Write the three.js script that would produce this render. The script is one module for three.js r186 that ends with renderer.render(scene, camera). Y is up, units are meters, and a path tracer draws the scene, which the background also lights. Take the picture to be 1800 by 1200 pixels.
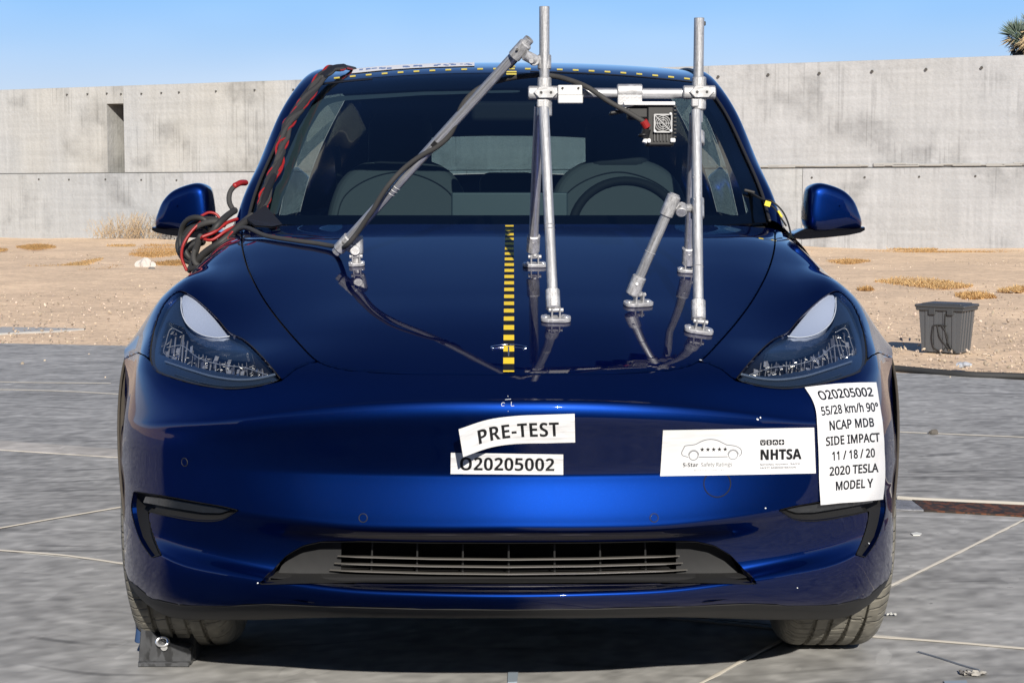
import * as THREE from 'three';
import { mergeGeometries, mergeVertices, toCreasedNormals } from 'three/addons/utils/BufferGeometryUtils.js';
import { RoundedBoxGeometry } from 'three/addons/geometries/RoundedBoxGeometry.js';

// ---------------------------------------------------------------- camera, sky, sun, exposure
const FOC = 2900, EYE = 1.123, PITCH = Math.atan(255 / 2900), MID = 894, NOSE = 3.225;   // focal length and centre in photo pixels (1800 x 1200)
const scene = new THREE.Scene();
const camera = new THREE.PerspectiveCamera(2 * Math.atan(600 / FOC) * 180 / Math.PI, 1024 / 682, 0.1, 3000);
camera.position.set(0, EYE, 0);
const YAW = (900 - MID) / FOC;
camera.lookAt(Math.sin(YAW), EYE - Math.tan(PITCH), -Math.cos(YAW));
const renderer = new THREE.WebGLRenderer({ antialias: true });
renderer.toneMapping = THREE.LinearToneMapping;
renderer.toneMappingExposure = 1.3;
renderer.shadowMap.enabled = true;

const SUN_EL = 27 * Math.PI / 180, SUN_AZ = 10 * Math.PI / 180;   // azimuth to the right of straight behind the camera
const SUN = new THREE.Vector3(Math.sin(SUN_AZ) * Math.cos(SUN_EL), Math.sin(SUN_EL), Math.cos(SUN_AZ) * Math.cos(SUN_EL));
{
  const sun = new THREE.DirectionalLight(new THREE.Color(1, 0.94, 0.845), 5.0);
  sun.position.copy(SUN).multiplyScalar(40).add(new THREE.Vector3(0, 0, -5));
  sun.target.position.set(0, 0, -5);
  sun.castShadow = true;
  sun.shadow.mapSize.set(4096, 4096);
  Object.assign(sun.shadow.camera, { left: -45, right: 45, top: 45, bottom: -45, near: 1, far: 120 });
  scene.add(sun, sun.target);
}
// clear desert sky: deep blue overhead, pale toward the horizon, a faint brightening round the sun and thin low haze streaks
{
  const W = 1024, H = 512, d = new Float32Array(W * H * 4);
  const stops = [[-90, .30, .25, .19], [-2, .34, .31, .27], [0, .52, .58, .67], [1.4, .50, .575, .68], [3.6, .43, .545, .70], [5.2, .315, .495, .745], [6.5, .24, .455, .77], [12, .14, .30, .60], [20, .064, .145, .34], [32, .028, .070, .20], [50, .019, .048, .14], [70, .020, .050, .14], [90, .019, .048, .135]];
  const h2 = (x, y) => { const s = Math.sin(x * 127.1 + y * 311.7) * 43758.5453; return s - Math.floor(s); };
  const vn = (x, y, px) => { const i = Math.floor(x), j = Math.floor(y), f = x - i, g = y - j, s = f * f * (3 - 2 * f), t = g * g * (3 - 2 * g), m = (a) => ((a % px) + px) % px; return (h2(m(i), j) * (1 - s) + h2(m(i + 1), j) * s) * (1 - t) + (h2(m(i), j + 1) * (1 - s) + h2(m(i + 1), j + 1) * s) * t; };
  for (let r = 0; r < H; r++) {
    const el = ((r + 0.5) / H - 0.5) * 180;
    let k = 1; while (k < stops.length - 1 && stops[k][0] < el) k++;
    const a = stops[k - 1], b = stops[k], t = Math.min(1, Math.max(0, (el - a[0]) / (b[0] - a[0])));
    for (let c = 0; c < W; c++) {
      const az = ((c + 0.5) / W - 0.5) * 2 * Math.PI, ce = Math.cos(el * Math.PI / 180);
      const dot = Math.cos(az) * ce * SUN.x + Math.sin(el * Math.PI / 180) * SUN.y + Math.sin(az) * ce * SUN.z;
      const glow = el > 0 ? 0.16 * Math.pow(Math.max(0, dot), 10) + 0.5 * Math.pow(Math.max(0, dot), 160) : 0;
      const haze = el > 0.3 && el < 14 ? 0.055 * Math.pow(vn(c / W * 48, el * 0.55, 48) * 0.6 + vn(c / W * 144, el * 1.3, 144) * 0.4, 2.2) * Math.exp(-el / 7) * 2.4 : 0;
      const o = (r * W + c) * 4, q = [haze + glow, haze * 0.92 + glow * 0.97, haze * 0.85 + glow * 0.9];
      for (let n = 0; n < 3; n++) d[o + n] = a[n + 1] + (b[n + 1] - a[n + 1]) * t + q[n];
      d[o + 3] = 1;
    }
  }
  const t = new THREE.DataTexture(d, W, H, THREE.RGBAFormat, THREE.FloatType);
  t.mapping = THREE.EquirectangularReflectionMapping; t.magFilter = THREE.LinearFilter; t.needsUpdate = true;
  scene.background = t; scene.environment = t;
}

// ---------------------------------------------------------------- helpers
const V = (x, y, z) => new THREE.Vector3(x, y, z);
const rng = (seed) => { let s = seed >>> 0; return () => { s = (s + 0x6d2b79f5) | 0; let t = Math.imul(s ^ (s >>> 15), 1 | s); t = (t + Math.imul(t ^ (t >>> 7), 61 | t)) ^ t; return ((t ^ (t >>> 14)) >>> 0) / 4294967296; }; };
const lerp = (a, b, t) => a + (b - a) * t, clamp = (x, a, b) => Math.min(b, Math.max(a, x)), sstep = (a, b, x) => { const t = clamp((x - a) / (b - a), 0, 1); return t * t * (3 - 2 * t); };
const slope = (py) => Math.tan(Math.atan((600 - py) / FOC) - PITCH);             // height gained per metre of distance along that photo row
const xAt = (px, dist, py = 600) => (px - MID) * dist / (FOC * Math.cos(PITCH)) * (1 + 0) / (1 + ((600 - py) / FOC) * Math.tan(PITCH)) ;
const at = (px, py, dist) => V(xAt(px, dist, py), EYE + dist * slope(py), -dist); // the place at that distance seen at a photo pixel
const ground = (px, py, y = 0) => { const dist = (y - EYE) / slope(py); return at(px, py, dist); };
const project = (p) => { const d = -p.z, h = (p.y - EYE) / d, v = Math.tan(Math.atan(h) + PITCH) * FOC; return [p.x / d * FOC * Math.cos(PITCH) * (1 + v / FOC * Math.tan(PITCH)), 600 - v]; };  // [pixels right of the middle line, photo row]

const used = new Map();
function numbered(n) { const k = used.get(n) || 0; used.set(n, k + 1); return k ? n + '_' + String(k).padStart(3, '0') : n; }
function thing(name, label, category, pos = V(0, 0, 0), group) {
  const o = new THREE.Group(); o.name = numbered(name); o.position.copy(pos); scene.add(o);
  o.userData = { label, category }; if (group) o.userData.group = group;
  return o;
}
function offsetOf(o) { const p = V(0, 0, 0); for (let q = o; q && q !== scene; q = q.parent) p.add(q.position); return p; }
// a part whose geometry is given in world metres; it becomes a child of parent
function part(name, geo, mat, parent, label) {
  if (Array.isArray(geo)) geo = merge(geo);
  const off = offsetOf(parent); geo.translate(-off.x, -off.y, -off.z);
  const m = new THREE.Mesh(geo, mat); m.name = name; m.castShadow = m.receiveShadow = true;
  if (label) m.userData.label = label;
  parent.add(m); return m;
}
function struct(name, geo, mat, kind = 'structure') {
  const m = new THREE.Mesh(geo, mat); m.name = name; m.userData = { kind }; m.castShadow = m.receiveShadow = true; scene.add(m); return m;
}
function single(name, geo, mat, label, category, group) {
  if (Array.isArray(geo)) geo = merge(geo);
  geo.computeBoundingBox(); const b = geo.boundingBox, c = V((b.min.x + b.max.x) / 2, b.min.y, (b.min.z + b.max.z) / 2);
  geo.translate(-c.x, -c.y, -c.z);
  const m = new THREE.Mesh(geo, mat); m.name = numbered(name); m.position.copy(c); m.castShadow = m.receiveShadow = true;
  m.userData = { label, category }; if (group) m.userData.group = group;
  scene.add(m); return m;
}
function merge(list) {
  list = list.map((g) => { g = g.index ? g.toNonIndexed() : g; for (const k of Object.keys(g.attributes)) if (!['position', 'normal', 'uv'].includes(k)) g.deleteAttribute(k); if (!g.attributes.uv) g.setAttribute('uv', new THREE.BufferAttribute(new Float32Array(g.attributes.position.count * 2), 2)); if (!g.attributes.normal) g.computeVertexNormals(); return g; });
  return list.length === 1 ? list[0] : mergeGeometries(list);
}
function box(c, sx, sy, sz, r = 0.002, rot) {
  const g = new RoundedBoxGeometry(sx, sy, sz, 2, Math.min(r, sx * .49, sy * .49, sz * .49));
  if (rot) g.applyMatrix4(new THREE.Matrix4().makeRotationFromEuler(new THREE.Euler(...rot)));
  return g.translate(c.x, c.y, c.z);
}
function orient(g, dir, c) { return g.applyQuaternion(new THREE.Quaternion().setFromUnitVectors(V(0, 1, 0), dir.clone().normalize())).translate(c.x, c.y, c.z); }
function rod(a, b, r, seg = 20, r2 = r, bevel = 0) {   // solid round bar with softened ends
  const d = b.clone().sub(a), L = d.length(), e = bevel || Math.min(r, r2, L / 2) * 0.12;
  const g = new THREE.LatheGeometry([[0.0001, 0], [r - e, 0], [r, e], [r2, L - e], [r2 - e, L], [0.0001, L]].map((p) => new THREE.Vector2(...p)), seg);
  return orient(toCreasedNormals(g, 0.7), d, a);
}
function pipe(a, b, r, seg = 24) {   // hollow tube, open at both ends
  const d = b.clone().sub(a), L = d.length(), w = r * 0.82, e = r * 0.06;
  const g = new THREE.LatheGeometry([[w, L - 0.12 > 0 ? 0.0 : 0], [r - e, 0], [r, e], [r, L - e], [r - e, L], [w, L - e * .3], [w, Math.max(0, L - 0.1)]].map((p) => new THREE.Vector2(...p)), seg);
  return orient(toCreasedNormals(g, 0.7), d, a);
}
function tube(pts, r, seg = 8, n = 0, closed = false) {
  const c = new THREE.CatmullRomCurve3(pts, closed, 'centripetal');
  const g = new THREE.TubeGeometry(c, n || Math.max(12, Math.ceil(c.getLength() / Math.max(r, 0.006) / 1.2)), r, seg, closed);
  if (closed) return g;
  const caps = [0, 1].map((t) => { const s = new THREE.SphereGeometry(r, seg, 5); const p = c.getPointAt(t); return s.translate(p.x, p.y, p.z); });
  return merge([g, ...caps]);
}
function slab(pts, lift, thick) {  // a thin flat polygon lying on the ground; pts are [x, z]
  const s = new THREE.Shape(pts.map((p) => new THREE.Vector2(p[0], -p[1])));
  const g = new THREE.ExtrudeGeometry(s, { depth: thick, bevelEnabled: false });
  return g.rotateX(-Math.PI / 2).translate(0, lift, 0);
}

// ---------------------------------------------------------------- textures
function noiseField(n, seed) { const r = rng(seed), a = new Float32Array(n * n); for (let i = 0; i < a.length; i++) a[i] = r(); return a; }
function makeNoise(seed) {
  const T = 256, a = noiseField(T, seed);
  return (x, y, px = 256, py = px) => {   // value noise that tiles every px, py cells
    let i = Math.floor(x), j = Math.floor(y); const f = x - i, g = y - j, s = f * f * (3 - 2 * f), t = g * g * (3 - 2 * g);
    const i0 = ((i % px) + px) % px, i1 = (i0 + 1) % px, j0 = (((j % py) + py) % py) * T, j1 = ((((j + 1) % py) + py) % py) * T;
    return lerp(lerp(a[j0 + i0], a[j0 + i1], s), lerp(a[j1 + i0], a[j1 + i1], s), t);
  };
}
function fbm(nz, u, v, fx, fy, oct, gain = 0.5) { let s = 0, w = 1, t = 0; for (let o = 0; o < oct; o++) { s += w * nz(u * fx + o * 17, v * fy + o * 31, fx, fy); t += w; w *= gain; fx = Math.min(256, fx * 2); fy = Math.min(256, fy * 2); } return s / t; }
function texture(n, f, srgb = true, m = n) {   // f(u, v) -> [r, g, b] in 0..1 linear when srgb is false, else display values
  const d = new Uint8Array(n * m * 4);
  for (let j = 0, o = 0; j < m; j++) for (let i = 0; i < n; i++, o += 4) { const c = f((i + .5) / n, (j + .5) / m); d[o] = clamp(c[0], 0, 1) * 255; d[o + 1] = clamp(c[1], 0, 1) * 255; d[o + 2] = clamp(c[2], 0, 1) * 255; d[o + 3] = 255; }
  const t = new THREE.DataTexture(d, n, m); t.wrapS = t.wrapT = THREE.RepeatWrapping; t.magFilter = THREE.LinearFilter; t.minFilter = THREE.LinearMipmapLinearFilter; t.generateMipmaps = true;
  if (srgb) t.colorSpace = THREE.SRGBColorSpace; t.needsUpdate = true; return t;
}
const grey = (v) => [v, v, v];
const std = (o) => new THREE.MeshStandardMaterial(o), phy = (o) => new THREE.MeshPhysicalMaterial(o);
const lin = (r, g, b) => new THREE.Color().setRGB(r, g, b);
// ---------------------------------------------------------------- ground: desert soil to the horizon, concrete apron, joints
const NZ = makeNoise(11), NZ2 = makeNoise(12);
{
  const soil = texture(1024, (u, v) => {
    const a = fbm(NZ, u, v, 6, 6, 5), b = fbm(NZ2, u, v, 64, 64, 3), c = NZ(u * 256, v * 256), p = NZ2(u * 200, v * 200, 200, 200);
    const k = .89 + .2 * (a - .5) + .15 * (b - .5) + .10 * (c - .5) + (p > .87 ? .10 : 0) - (p < .10 ? .14 : 0);
    return [1.0 * k, .88 * k, .745 * k];
  });
  const rough = texture(512, (u, v) => grey(.45 * fbm(NZ, u, v, 16, 16, 4) + .55 * NZ2(u * 150, v * 150, 150, 150)), false);
  soil.repeat.set(1 / 6, 1 / 6); rough.repeat.set(1 / 3, 1 / 3);
  const n = 160, g = new THREE.PlaneGeometry(2, 2, n, n).rotateX(-Math.PI / 2), p = g.attributes.position, uv = g.attributes.uv;
  for (let i = 0; i < p.count; i++) {   // finer near the scene; gentle unevenness beyond the apron
    const f = (t) => Math.sign(t) * (Math.abs(t) * 30 + Math.pow(Math.abs(t), 5) * 1470), x = f(p.getX(i)), z = f(p.getZ(i)) - 22;
    const far = sstep(13, 24, -z), y = -.012 - .03 * (1 - far) + (far > 0 ? far * .16 * (fbm(NZ, x / 40 + .5, z / 40 + .5, 14, 14, 3) - .5) : 0);
    p.setXYZ(i, x, y, z); uv.setXY(i, x, -z);
  }
  g.computeVertexNormals();
  struct('ground', g, std({ map: soil, color: lin(.88, .86, .83), roughness: .97, bumpMap: rough, bumpScale: .0025 }));
}
// edge of the apron follows the photograph: soil begins at these places
const edge = [[-700, 598], [0, 603], [100, 605], [205, 607], [894, 628], [1580, 655], [1680, 660], [1800, 668], [2600, 706]].map(([x, y]) => ground(x, y));
const jointLines = [
  [[-300, 985], [0, 928.5], [205, 893], [900, 795]], [[-500, 935], [0, 967.5], [110, 976], [218, 991], [900, 1060], [1535, 1120], [1660, 1129], [1800, 1141], [2500, 1210]],
  [[1565, 1031], [1680, 975], [1800, 915], [2100, 772]], [[1100, 1262], [1236, 1200], [1310, 1160], [1565, 1031]], [[-200, 684], [120, 688], [210, 693], [900, 726], [1585, 760], [1800, 769], [2300, 790]], [[-200, 665], [30, 672], [195, 674]],
].map((l) => l.map(([x, y]) => ground(x, y)));
{
  const conc = texture(2048, (u, v) => {
    const warp = fbm(NZ, u, v, 3, 3, 3) * .35, w2 = fbm(NZ2, u, v, 10, 10, 2) * .06;
    const streak = fbm(NZ, u + warp * .6, v + warp + w2, 7, 26, 5, .62), blot = fbm(NZ2, u, v, 4, 5, 5), fine = NZ(u * 256, v * 256) * .5 + NZ2(u * 251, v * 253, 251, 253) * .5, scr = NZ2(u * 110 + warp * 40, v * 170 + w2 * 60, 110, 170);
    let k = .60 + .10 * (streak - .5) + .10 * (blot - .5) + .15 * (fine - .5) + .12 * (scr - .5) + .09 * (fbm(NZ2, u + .37, v + warp * .5, 30, 64, 4, .6) - .5);
    const spot = fbm(NZ, u, v, 90, 60, 2); if (spot > .80) k += .05; const sw = fbm(NZ, u + warp * .25 + .2, v + w2, 10, 150, 3, .7); if (sw > .66) k -= (sw - .66) * .9; if (sw < .33) k += (.33 - sw) * .55; if (fine > .93) k -= .14;
    return [k * 1.0, k * .998, k * .99];
  });
  conc.repeat.set(1 / 7, 1 / 7);
  const cb = texture(1024, (u, v) => grey(.5 * fbm(NZ2, u, v, 40, 120, 3) + .5 * NZ(u * 256, v * 256)), false); cb.repeat.set(1 / 3, 1 / 3);
  const mat = std({ map: conc, color: lin(.89, .88, .865), roughness: .82, bumpMap: cb, bumpScale: .0009 });
  const out = [...edge.map((p) => [p.x, p.z]), [30, 22], [-30, 22]];
  const paved = (poly, lift, thick) => { const g = slab(poly, lift, thick), uv = g.attributes.uv, p = g.attributes.position; for (let i = 0; i < p.count; i++) uv.setXY(i, p.getX(i) + .31 * p.getZ(i), -p.getZ(i)); return g; };
  const pave = struct('pavement', paved(out, -.11, .098), mat);
  // slabs cast side by side, cut along the joints
  let slabs = [out]; const half = (poly, a, n, gap) => { const o = []; poly.forEach((p, i) => { const q = poly[(i + 1) % poly.length], d = (p[0] - a.x) * n[0] + (p[1] - a.z) * n[1] - gap, e = (q[0] - a.x) * n[0] + (q[1] - a.z) * n[1] - gap; if (d >= 0) o.push(p); if ((d >= 0) !== (e >= 0)) { const t = d / (d - e); o.push([lerp(p[0], q[0], t), lerp(p[1], q[1], t)]); } }); return o; };
  const cutSlabs = (A, B, only = () => true) => { const d = B.clone().sub(A).normalize(), n = [-d.z, d.x]; slabs = slabs.flatMap((s) => only(s) ? [half(s, A, n, .004), half(s, A, [-n[0], -n[1]], .004)].filter((q) => q.length > 2) : [s]); };
  const has = (x, y) => { const q = ground(x, y); return (s) => inside(s, q.x, q.z); };
  cutSlabs(ground(0, 967.5), ground(1800, 1141)); cutSlabs(ground(120, 688), ground(1800, 769)); cutSlabs(ground(0, 928.5), ground(205, 893), has(100, 800)); cutSlabs(ground(1236, 1200), ground(1800, 915), has(1700, 1000)); cutSlabs(ground(1236, 1200), ground(1800, 915), has(1000, 1180));
  slabs.forEach((q) => part('slab', paved(q, -.0115, .0115), mat, pave));
  const seal = std({ color: lin(.56, .52, .45), roughness: .9 });
  const strip = (line, w, seed) => {   // a worn bead of sealant in a joint
    const r = rng(seed), c = new THREE.CatmullRomCurve3(line, false, 'chordal'), n = Math.ceil(c.getLength() / .05), pos = [], idx = [];
    for (let i = 0; i <= n; i++) { const q = c.getPointAt(i / n), t = c.getTangentAt(i / n), s = V(-t.z, 0, t.x).normalize(), h = w / 2 * (.72 + .55 * r()); pos.push(q.x + s.x * h, .002, q.z + s.z * h, q.x, .0048, q.z, q.x - s.x * h, .002, q.z - s.z * h); }
    for (let i = 0; i < n; i++) for (const k of [0, 1]) { const a = i * 3 + k; idx.push(a, a + 3, a + 1, a + 1, a + 3, a + 4); }
    const g = new THREE.BufferGeometry(); g.setAttribute('position', new THREE.Float32BufferAttribute(pos, 3)); g.setIndex(idx); g.computeVertexNormals(); return g;
  };
  [.012, .018, .014, .014, .02, .02].forEach((w, i) => { const m = part('sealed_joint', strip(jointLines[i], w, 40 + i), seal, pave); });
  // lighter strip of newer concrete on the left
  const pale = std({ map: conc, color: lin(1.12, 1.06, 1.0), roughness: .9 });
  const pl = [[-300, 756], [0, 774], [200, 789], [260, 793], [260, 806], [200, 803], [0, 790], [-300, 775]].map(([x, y]) => { const q = ground(x, y, .003); return [q.x, q.z]; });
  const pg = slab(pl, .0006, .004), pu = pg.attributes.uv, pp = pg.attributes.position; for (let i = 0; i < pp.count; i++) pu.setXY(i, pp.getX(i) * .7, pp.getZ(i) * .7);
  part('patched_strip', pg, pale, pave);
  const blue = std({ color: lin(.24, .29, .345), roughness: .9 });
  const stain = (list, m, name) => { const q = list.map(([x, y]) => { const k = ground(x, y, .002); return [k.x, k.z]; }); part(name, slab(q, .0008, .003), m, pave); };
  stain([[893, 1180], [911, 1179], [909, 1199], [892, 1200]], blue, 'paint_mark'); stain([[1660, 1198], [1700, 1197], [1702, 1203], [1662, 1204]], blue, 'paint_mark');
  stain([[1602, 938], [1612, 936], [1621, 938], [1618, 941], [1606, 941]], std({ color: lin(.6, .6, .58), roughness: .9 }), 'paint_mark');
}
// sand tongue washed over the apron on the left is soil left bare behind the edge; grey concrete lies bare again beyond it
{
  const g = slab([[-60, 570], [0, 569], [100, 571], [150, 572], [90, 576], [40, 578], [0, 580], [-60, 581]].map(([x, y]) => { const q = ground(x, y); return [q.x, q.z]; }), -.075, .05);
  struct('concrete_pad', g, std({ color: lin(.37, .365, .355), roughness: .95 }));
}
// ---------------------------------------------------------------- concrete blast wall behind the lot
const WL = ground(0, 415), WR = ground(1800, 438), wallDir = WR.clone().sub(WL).setY(0).normalize(), wallN = V(-wallDir.z, 0, wallDir.x);   // wallN faces the car
if (wallN.z < 0) wallN.negate();
const wallPoint = (px, py) => { const a = at(px, py, 1).sub(V(0, EYE, 0)), o = WL.clone().sub(V(0, EYE, 0)), t = (o.x * wallN.x + o.z * wallN.z) / (a.x * wallN.x + a.z * wallN.z); return V(a.x * t, EYE + a.y * t, a.z * t); };
const along = (p) => p.clone().sub(WL).dot(wallDir);
const SEAM = 1.745, WTOP = 4.1;
const WALL = thing('concrete_wall', 'long pale grey concrete wall of two tiers behind the sandy lot', 'wall', WL.clone().setY(0));
{
  const stainMap = (seed, warm) => { const A = makeNoise(seed), B = makeNoise(seed + 1); return texture(1024, (u, v) => {
    const cloud = fbm(A, u, v, 5, 3, 4), patch = fbm(B, u, v, 9, 5, 5, .6), vert = fbm(A, u, v, 90, 3, 3), horz = fbm(B, u, v, 5, 60, 3), fine = A(u * 256, v * 256), grid = fbm(B, u, v, 60, 40, 2), drip = fbm(A, u, v, 160, 2, 2);
    const dark = sstep(.40, .72, patch) * sstep(.34, .64, cloud) * (.5 + .5 * grid);
    let k = .83 - .15 * dark - .07 * (vert - .5) - .06 * (horz - .5) + .035 * (fine - .5) - .06 * sstep(.62, .72, drip) * sstep(.45, .6, cloud) + .05 * (cloud - .5);
    const hole = A(u * 120, v * 80, 120, 80) > .975 ? -.05 : 0; k += hole;
    const w = warm * (fbm(B, u + .3, v, 4, 2, 3) - .35) * .09;
    return [k + w * .4, k * .998 + w * .15, k * .985 - w * .3];
  }); };
  const mats = [stainMap(21, .6), stainMap(33, 1.2), stainMap(45, .3)].map((t, i) => { t.repeat.set(1 / 7.3, 1 / 4.2); const b = texture(256, (u, v) => grey(fbm(NZ, u, v, 30, 30, 4)), false); b.repeat.set(.5, .5); return std({ map: t, color: lin([.515, .54, .55][i], [.53, .55, .56][i], [.555, .565, .59][i]), roughness: .92, bumpMap: b, bumpScale: .008 }); });
  const put = (name, s0, s1, y0, y1, depth0, depth1, mat, r = .012, j = 0) => {   // a block between two places along the wall; depths are behind the face
    const g = new RoundedBoxGeometry(s1 - s0, y1 - y0, depth1 - depth0, 2, r), p = g.attributes.position, n = g.attributes.normal, uv = g.attributes.uv;
    for (let i = 0; i < p.count; i++) { const a = p.getX(i) + (s0 + s1) / 2, y = p.getY(i) + (y0 + y1) / 2, c = p.getZ(i); uv.setXY(i, a + (Math.abs(n.getX(i)) > .7 ? c : 0) + j * 3.1, y + (Math.abs(n.getY(i)) > .7 ? c : 0) + j * 1.7); }
    g.rotateY(Math.atan2(-wallDir.z, wallDir.x));
    const q = WL.clone().setY(0).addScaledVector(wallDir, (s0 + s1) / 2).addScaledVector(wallN, -(depth0 + depth1) / 2); g.translate(q.x, (y0 + y1) / 2, q.z);
    return part(name, g, mat, WALL);
  };
  const nicheA = along(wallPoint(187, 250)), nicheB = along(wallPoint(216.5, 250)), nicheTop = wallPoint(200, 182).y, j1 = along(wallPoint(322, 350)), j2 = along(wallPoint(1310, 350));
  const upper = [[-16, -7.3, 0], [-7.3, nicheA, 1], [nicheB, nicheB + 8.2, 1], [nicheB + 8.2, nicheB + 16.5, 0], [nicheB + 16.5, nicheB + 24.8, 2], [nicheB + 24.8, nicheB + 33, 0]];
  upper.forEach(([a, b, m], i) => put('upper_block', a + .001, b - .001, SEAM + .02, WTOP, .03 + (i % 2) * .004, 1.5, mats[m], .012, i));
  put('lintel_block', nicheA + .001, nicheB - .001, nicheTop, WTOP - .002, .032, 1.5, mats[1], .004, 3); put('niche_back', nicheA + .001, nicheB - .001, SEAM + .03, nicheTop - .001, 1.25, 1.45, mats[2], .004, 5);
  const lower = [[-16, -8, 2], [-8, j1, 0], [j1, j1 + 8.4, 2], [j1 + 8.4, j1 + 16.8, 0], [j1 + 16.8, j1 + 25, 2], [j1 + 25, 33, 1]];
  lower.forEach(([a, b, m], i) => put('lower_block', a + .003, b - .003, -.3, SEAM, (i % 2) * .01, 1.7, mats[m], .012, i + 7));
  put('mortar_bed', -16, 33, SEAM - .0, SEAM + .02, .05, 1.4, std({ color: lin(.12, .12, .115), roughness: 1 }), .004);
  // rough ledge of spilled grout along the seam, formwork tie holes
  const r = rng(8), lump = []; for (let s = j2 - 3; s < 32; s += .16 + r() * .3) { const q = WL.clone().setY(0).addScaledVector(wallDir, s).addScaledVector(wallN, -.018); const w = .25 + r() * .5; const b = box(V(0, 0, 0), w, .03 + r() * .05, .06, .02).rotateY(Math.atan2(-wallDir.z, wallDir.x)); b.translate(q.x, SEAM + .05 + r() * .03, q.z); lump.push(b); }
  const gr = part('grout_spill', lump, std({ color: lin(.33, .325, .31), roughness: 1 }), WALL); gr.userData.kind = 'stuff';
  const hole = std({ color: lin(.07, .066, .06), roughness: 1 });
  const dot = (px, py, rad = .032) => { const q = wallPoint(px, py); const g = new THREE.CylinderGeometry(rad, rad * .8, .05, 10); orient(g, wallN, q.clone().addScaledVector(wallN, -.012)); part('tie_hole', g, hole, WALL); };
  for (const [x, y] of [[117, 166], [153, 165], [187, 164], [212, 165], [248, 164.5], [283, 163], [314, 162], [379, 160], [447, 158], [515, 157]]) dot(x, y, .022);
  for (const [x, y] of [[1263, 134.5], [1351, 131], [1441, 128.5], [1534, 125], [1629, 121.5], [1727, 118.5]]) dot(x, y);
  for (const [x, y] of [[1428, 312], [1521, 311.5], [1617, 310.5], [1716, 309.5], [68, 315], [121, 315.5], [185, 315], [248, 316], [310, 316.5]]) dot(x, y, .024);
}
// ---------------------------------------------------------------- the car: master surface of the front end
const CAR = thing('parked_car', 'dark blue electric crossover with test labels on its nose and pipe stand on its bonnet', 'car', V(0, 0, -5.6));
const ROWX = [0, .16, .32, .46, .58, .685, .765, .82, .855, .883], PLAN = [0, .008, .03, .065, .115, .18, .25, .33, .41, .50];
// each row: depth behind the nose added to PLAN, and photo rows, per station from the middle outward
const LOW = [
  [[.38, .38, .38, .38, .38, .34, .28, .22, .16, .08], [1083, 1083, 1084, 1086, 1089, 1089, 1087, 1074, 1048, 1020]],
  [[.07, .07, .07, .07, .07, .07, .065, .05, .03, .015], [1083, 1083, 1080, 1074, 1075, 1075, 1066, 1047, 1026, 1005]],
  [[.015, .015, .015, .015, .015, .015, .015, .015, .012, .008], [1066, 1065, 1062, 1054, 1054, 1050, 1036, 1014, 992, 972]],
  [[0, 0, 0, 0, 0, 0, .002, .004, .005, .004], [1051, 1049, 1043, 1028, 1012, 994, 968, 940, 925, 912]],
  [[.0042, .0042, .0045, .005, .006, .007, .007, .006, .005, .004], [1042.5, 1040.5, 1034.5, 1020, 1003, 985, 958, 932, 917, 905]],
  [[.085, .085, .08, .055, .035, .022, .014, .01, .007, .005], [1022, 1022, 1020, 1006, 984, 962, 937, 916, 902, 892]],
  [[.075, .075, .07, .05, .030, .020, .014, .011, .008, .005], [955, 954, 951, 947, 938, 924, 908, 893, 882, 873]],
  [[.042, .042, .038, .028, .020, .015, .012, .010, .008, .005], [942, 942, 938, 928, 914, 902, 890, 878, 868, 860]],
  [[.0172, .0172, .0162, .013, .0095, .0085, .008, .008, .007, .004], [931, 931, 927, 913, 898, 886, 874, 863, 855, 848]],
  [[.0185, .0185, .0175, .014, .0095, .008, .007, .006, .005, .003], [917, 917, 913, 900, 886, 876, 865, 855, 848, 842]],
  [[.038, .038, .036, .027, .014, .009, .006, .004, .003, .002], [844, 843, 841, 837, 834, 829, 824, 818, 813, 808]],
  [[.0395, .0395, .0375, .028, .015, .009, .006, .004, .003, .002], [833, 832, 830, 826, 822, 817, 813, 808, 804, 800]],
  [[.0175, .0175, .0175, .017, .014, .009, .006, .004, .003, .003], [772, 772, 773, 776, 780, 782, 782, 779, 776, 773]],
  [[.0022, .0022, .0034, .0076, .011, .011, .009, .008, .008, .008], [729, 730, 736, 746, 754, 759, 760, 759, 756, 753]],
  [[.0092, .0092, .010, .0115, .012, .012, .012, .012, .012, .012], [706, 707, 714, 727, 740, 746, 748, 747, 744, 741]],
  [[.020, .020, .020, .019, .019, .018, .018, .018, .018, .018], [700, 701, 708, 720, 731, 736, 738, 736, 733, 730]],
  [[.095, .095, .092, .085, .075, .066, .066, .076, .10, .13], [659, 658, 656, 657, 664, 668, 664, 655, 648, 655]],
];
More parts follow.
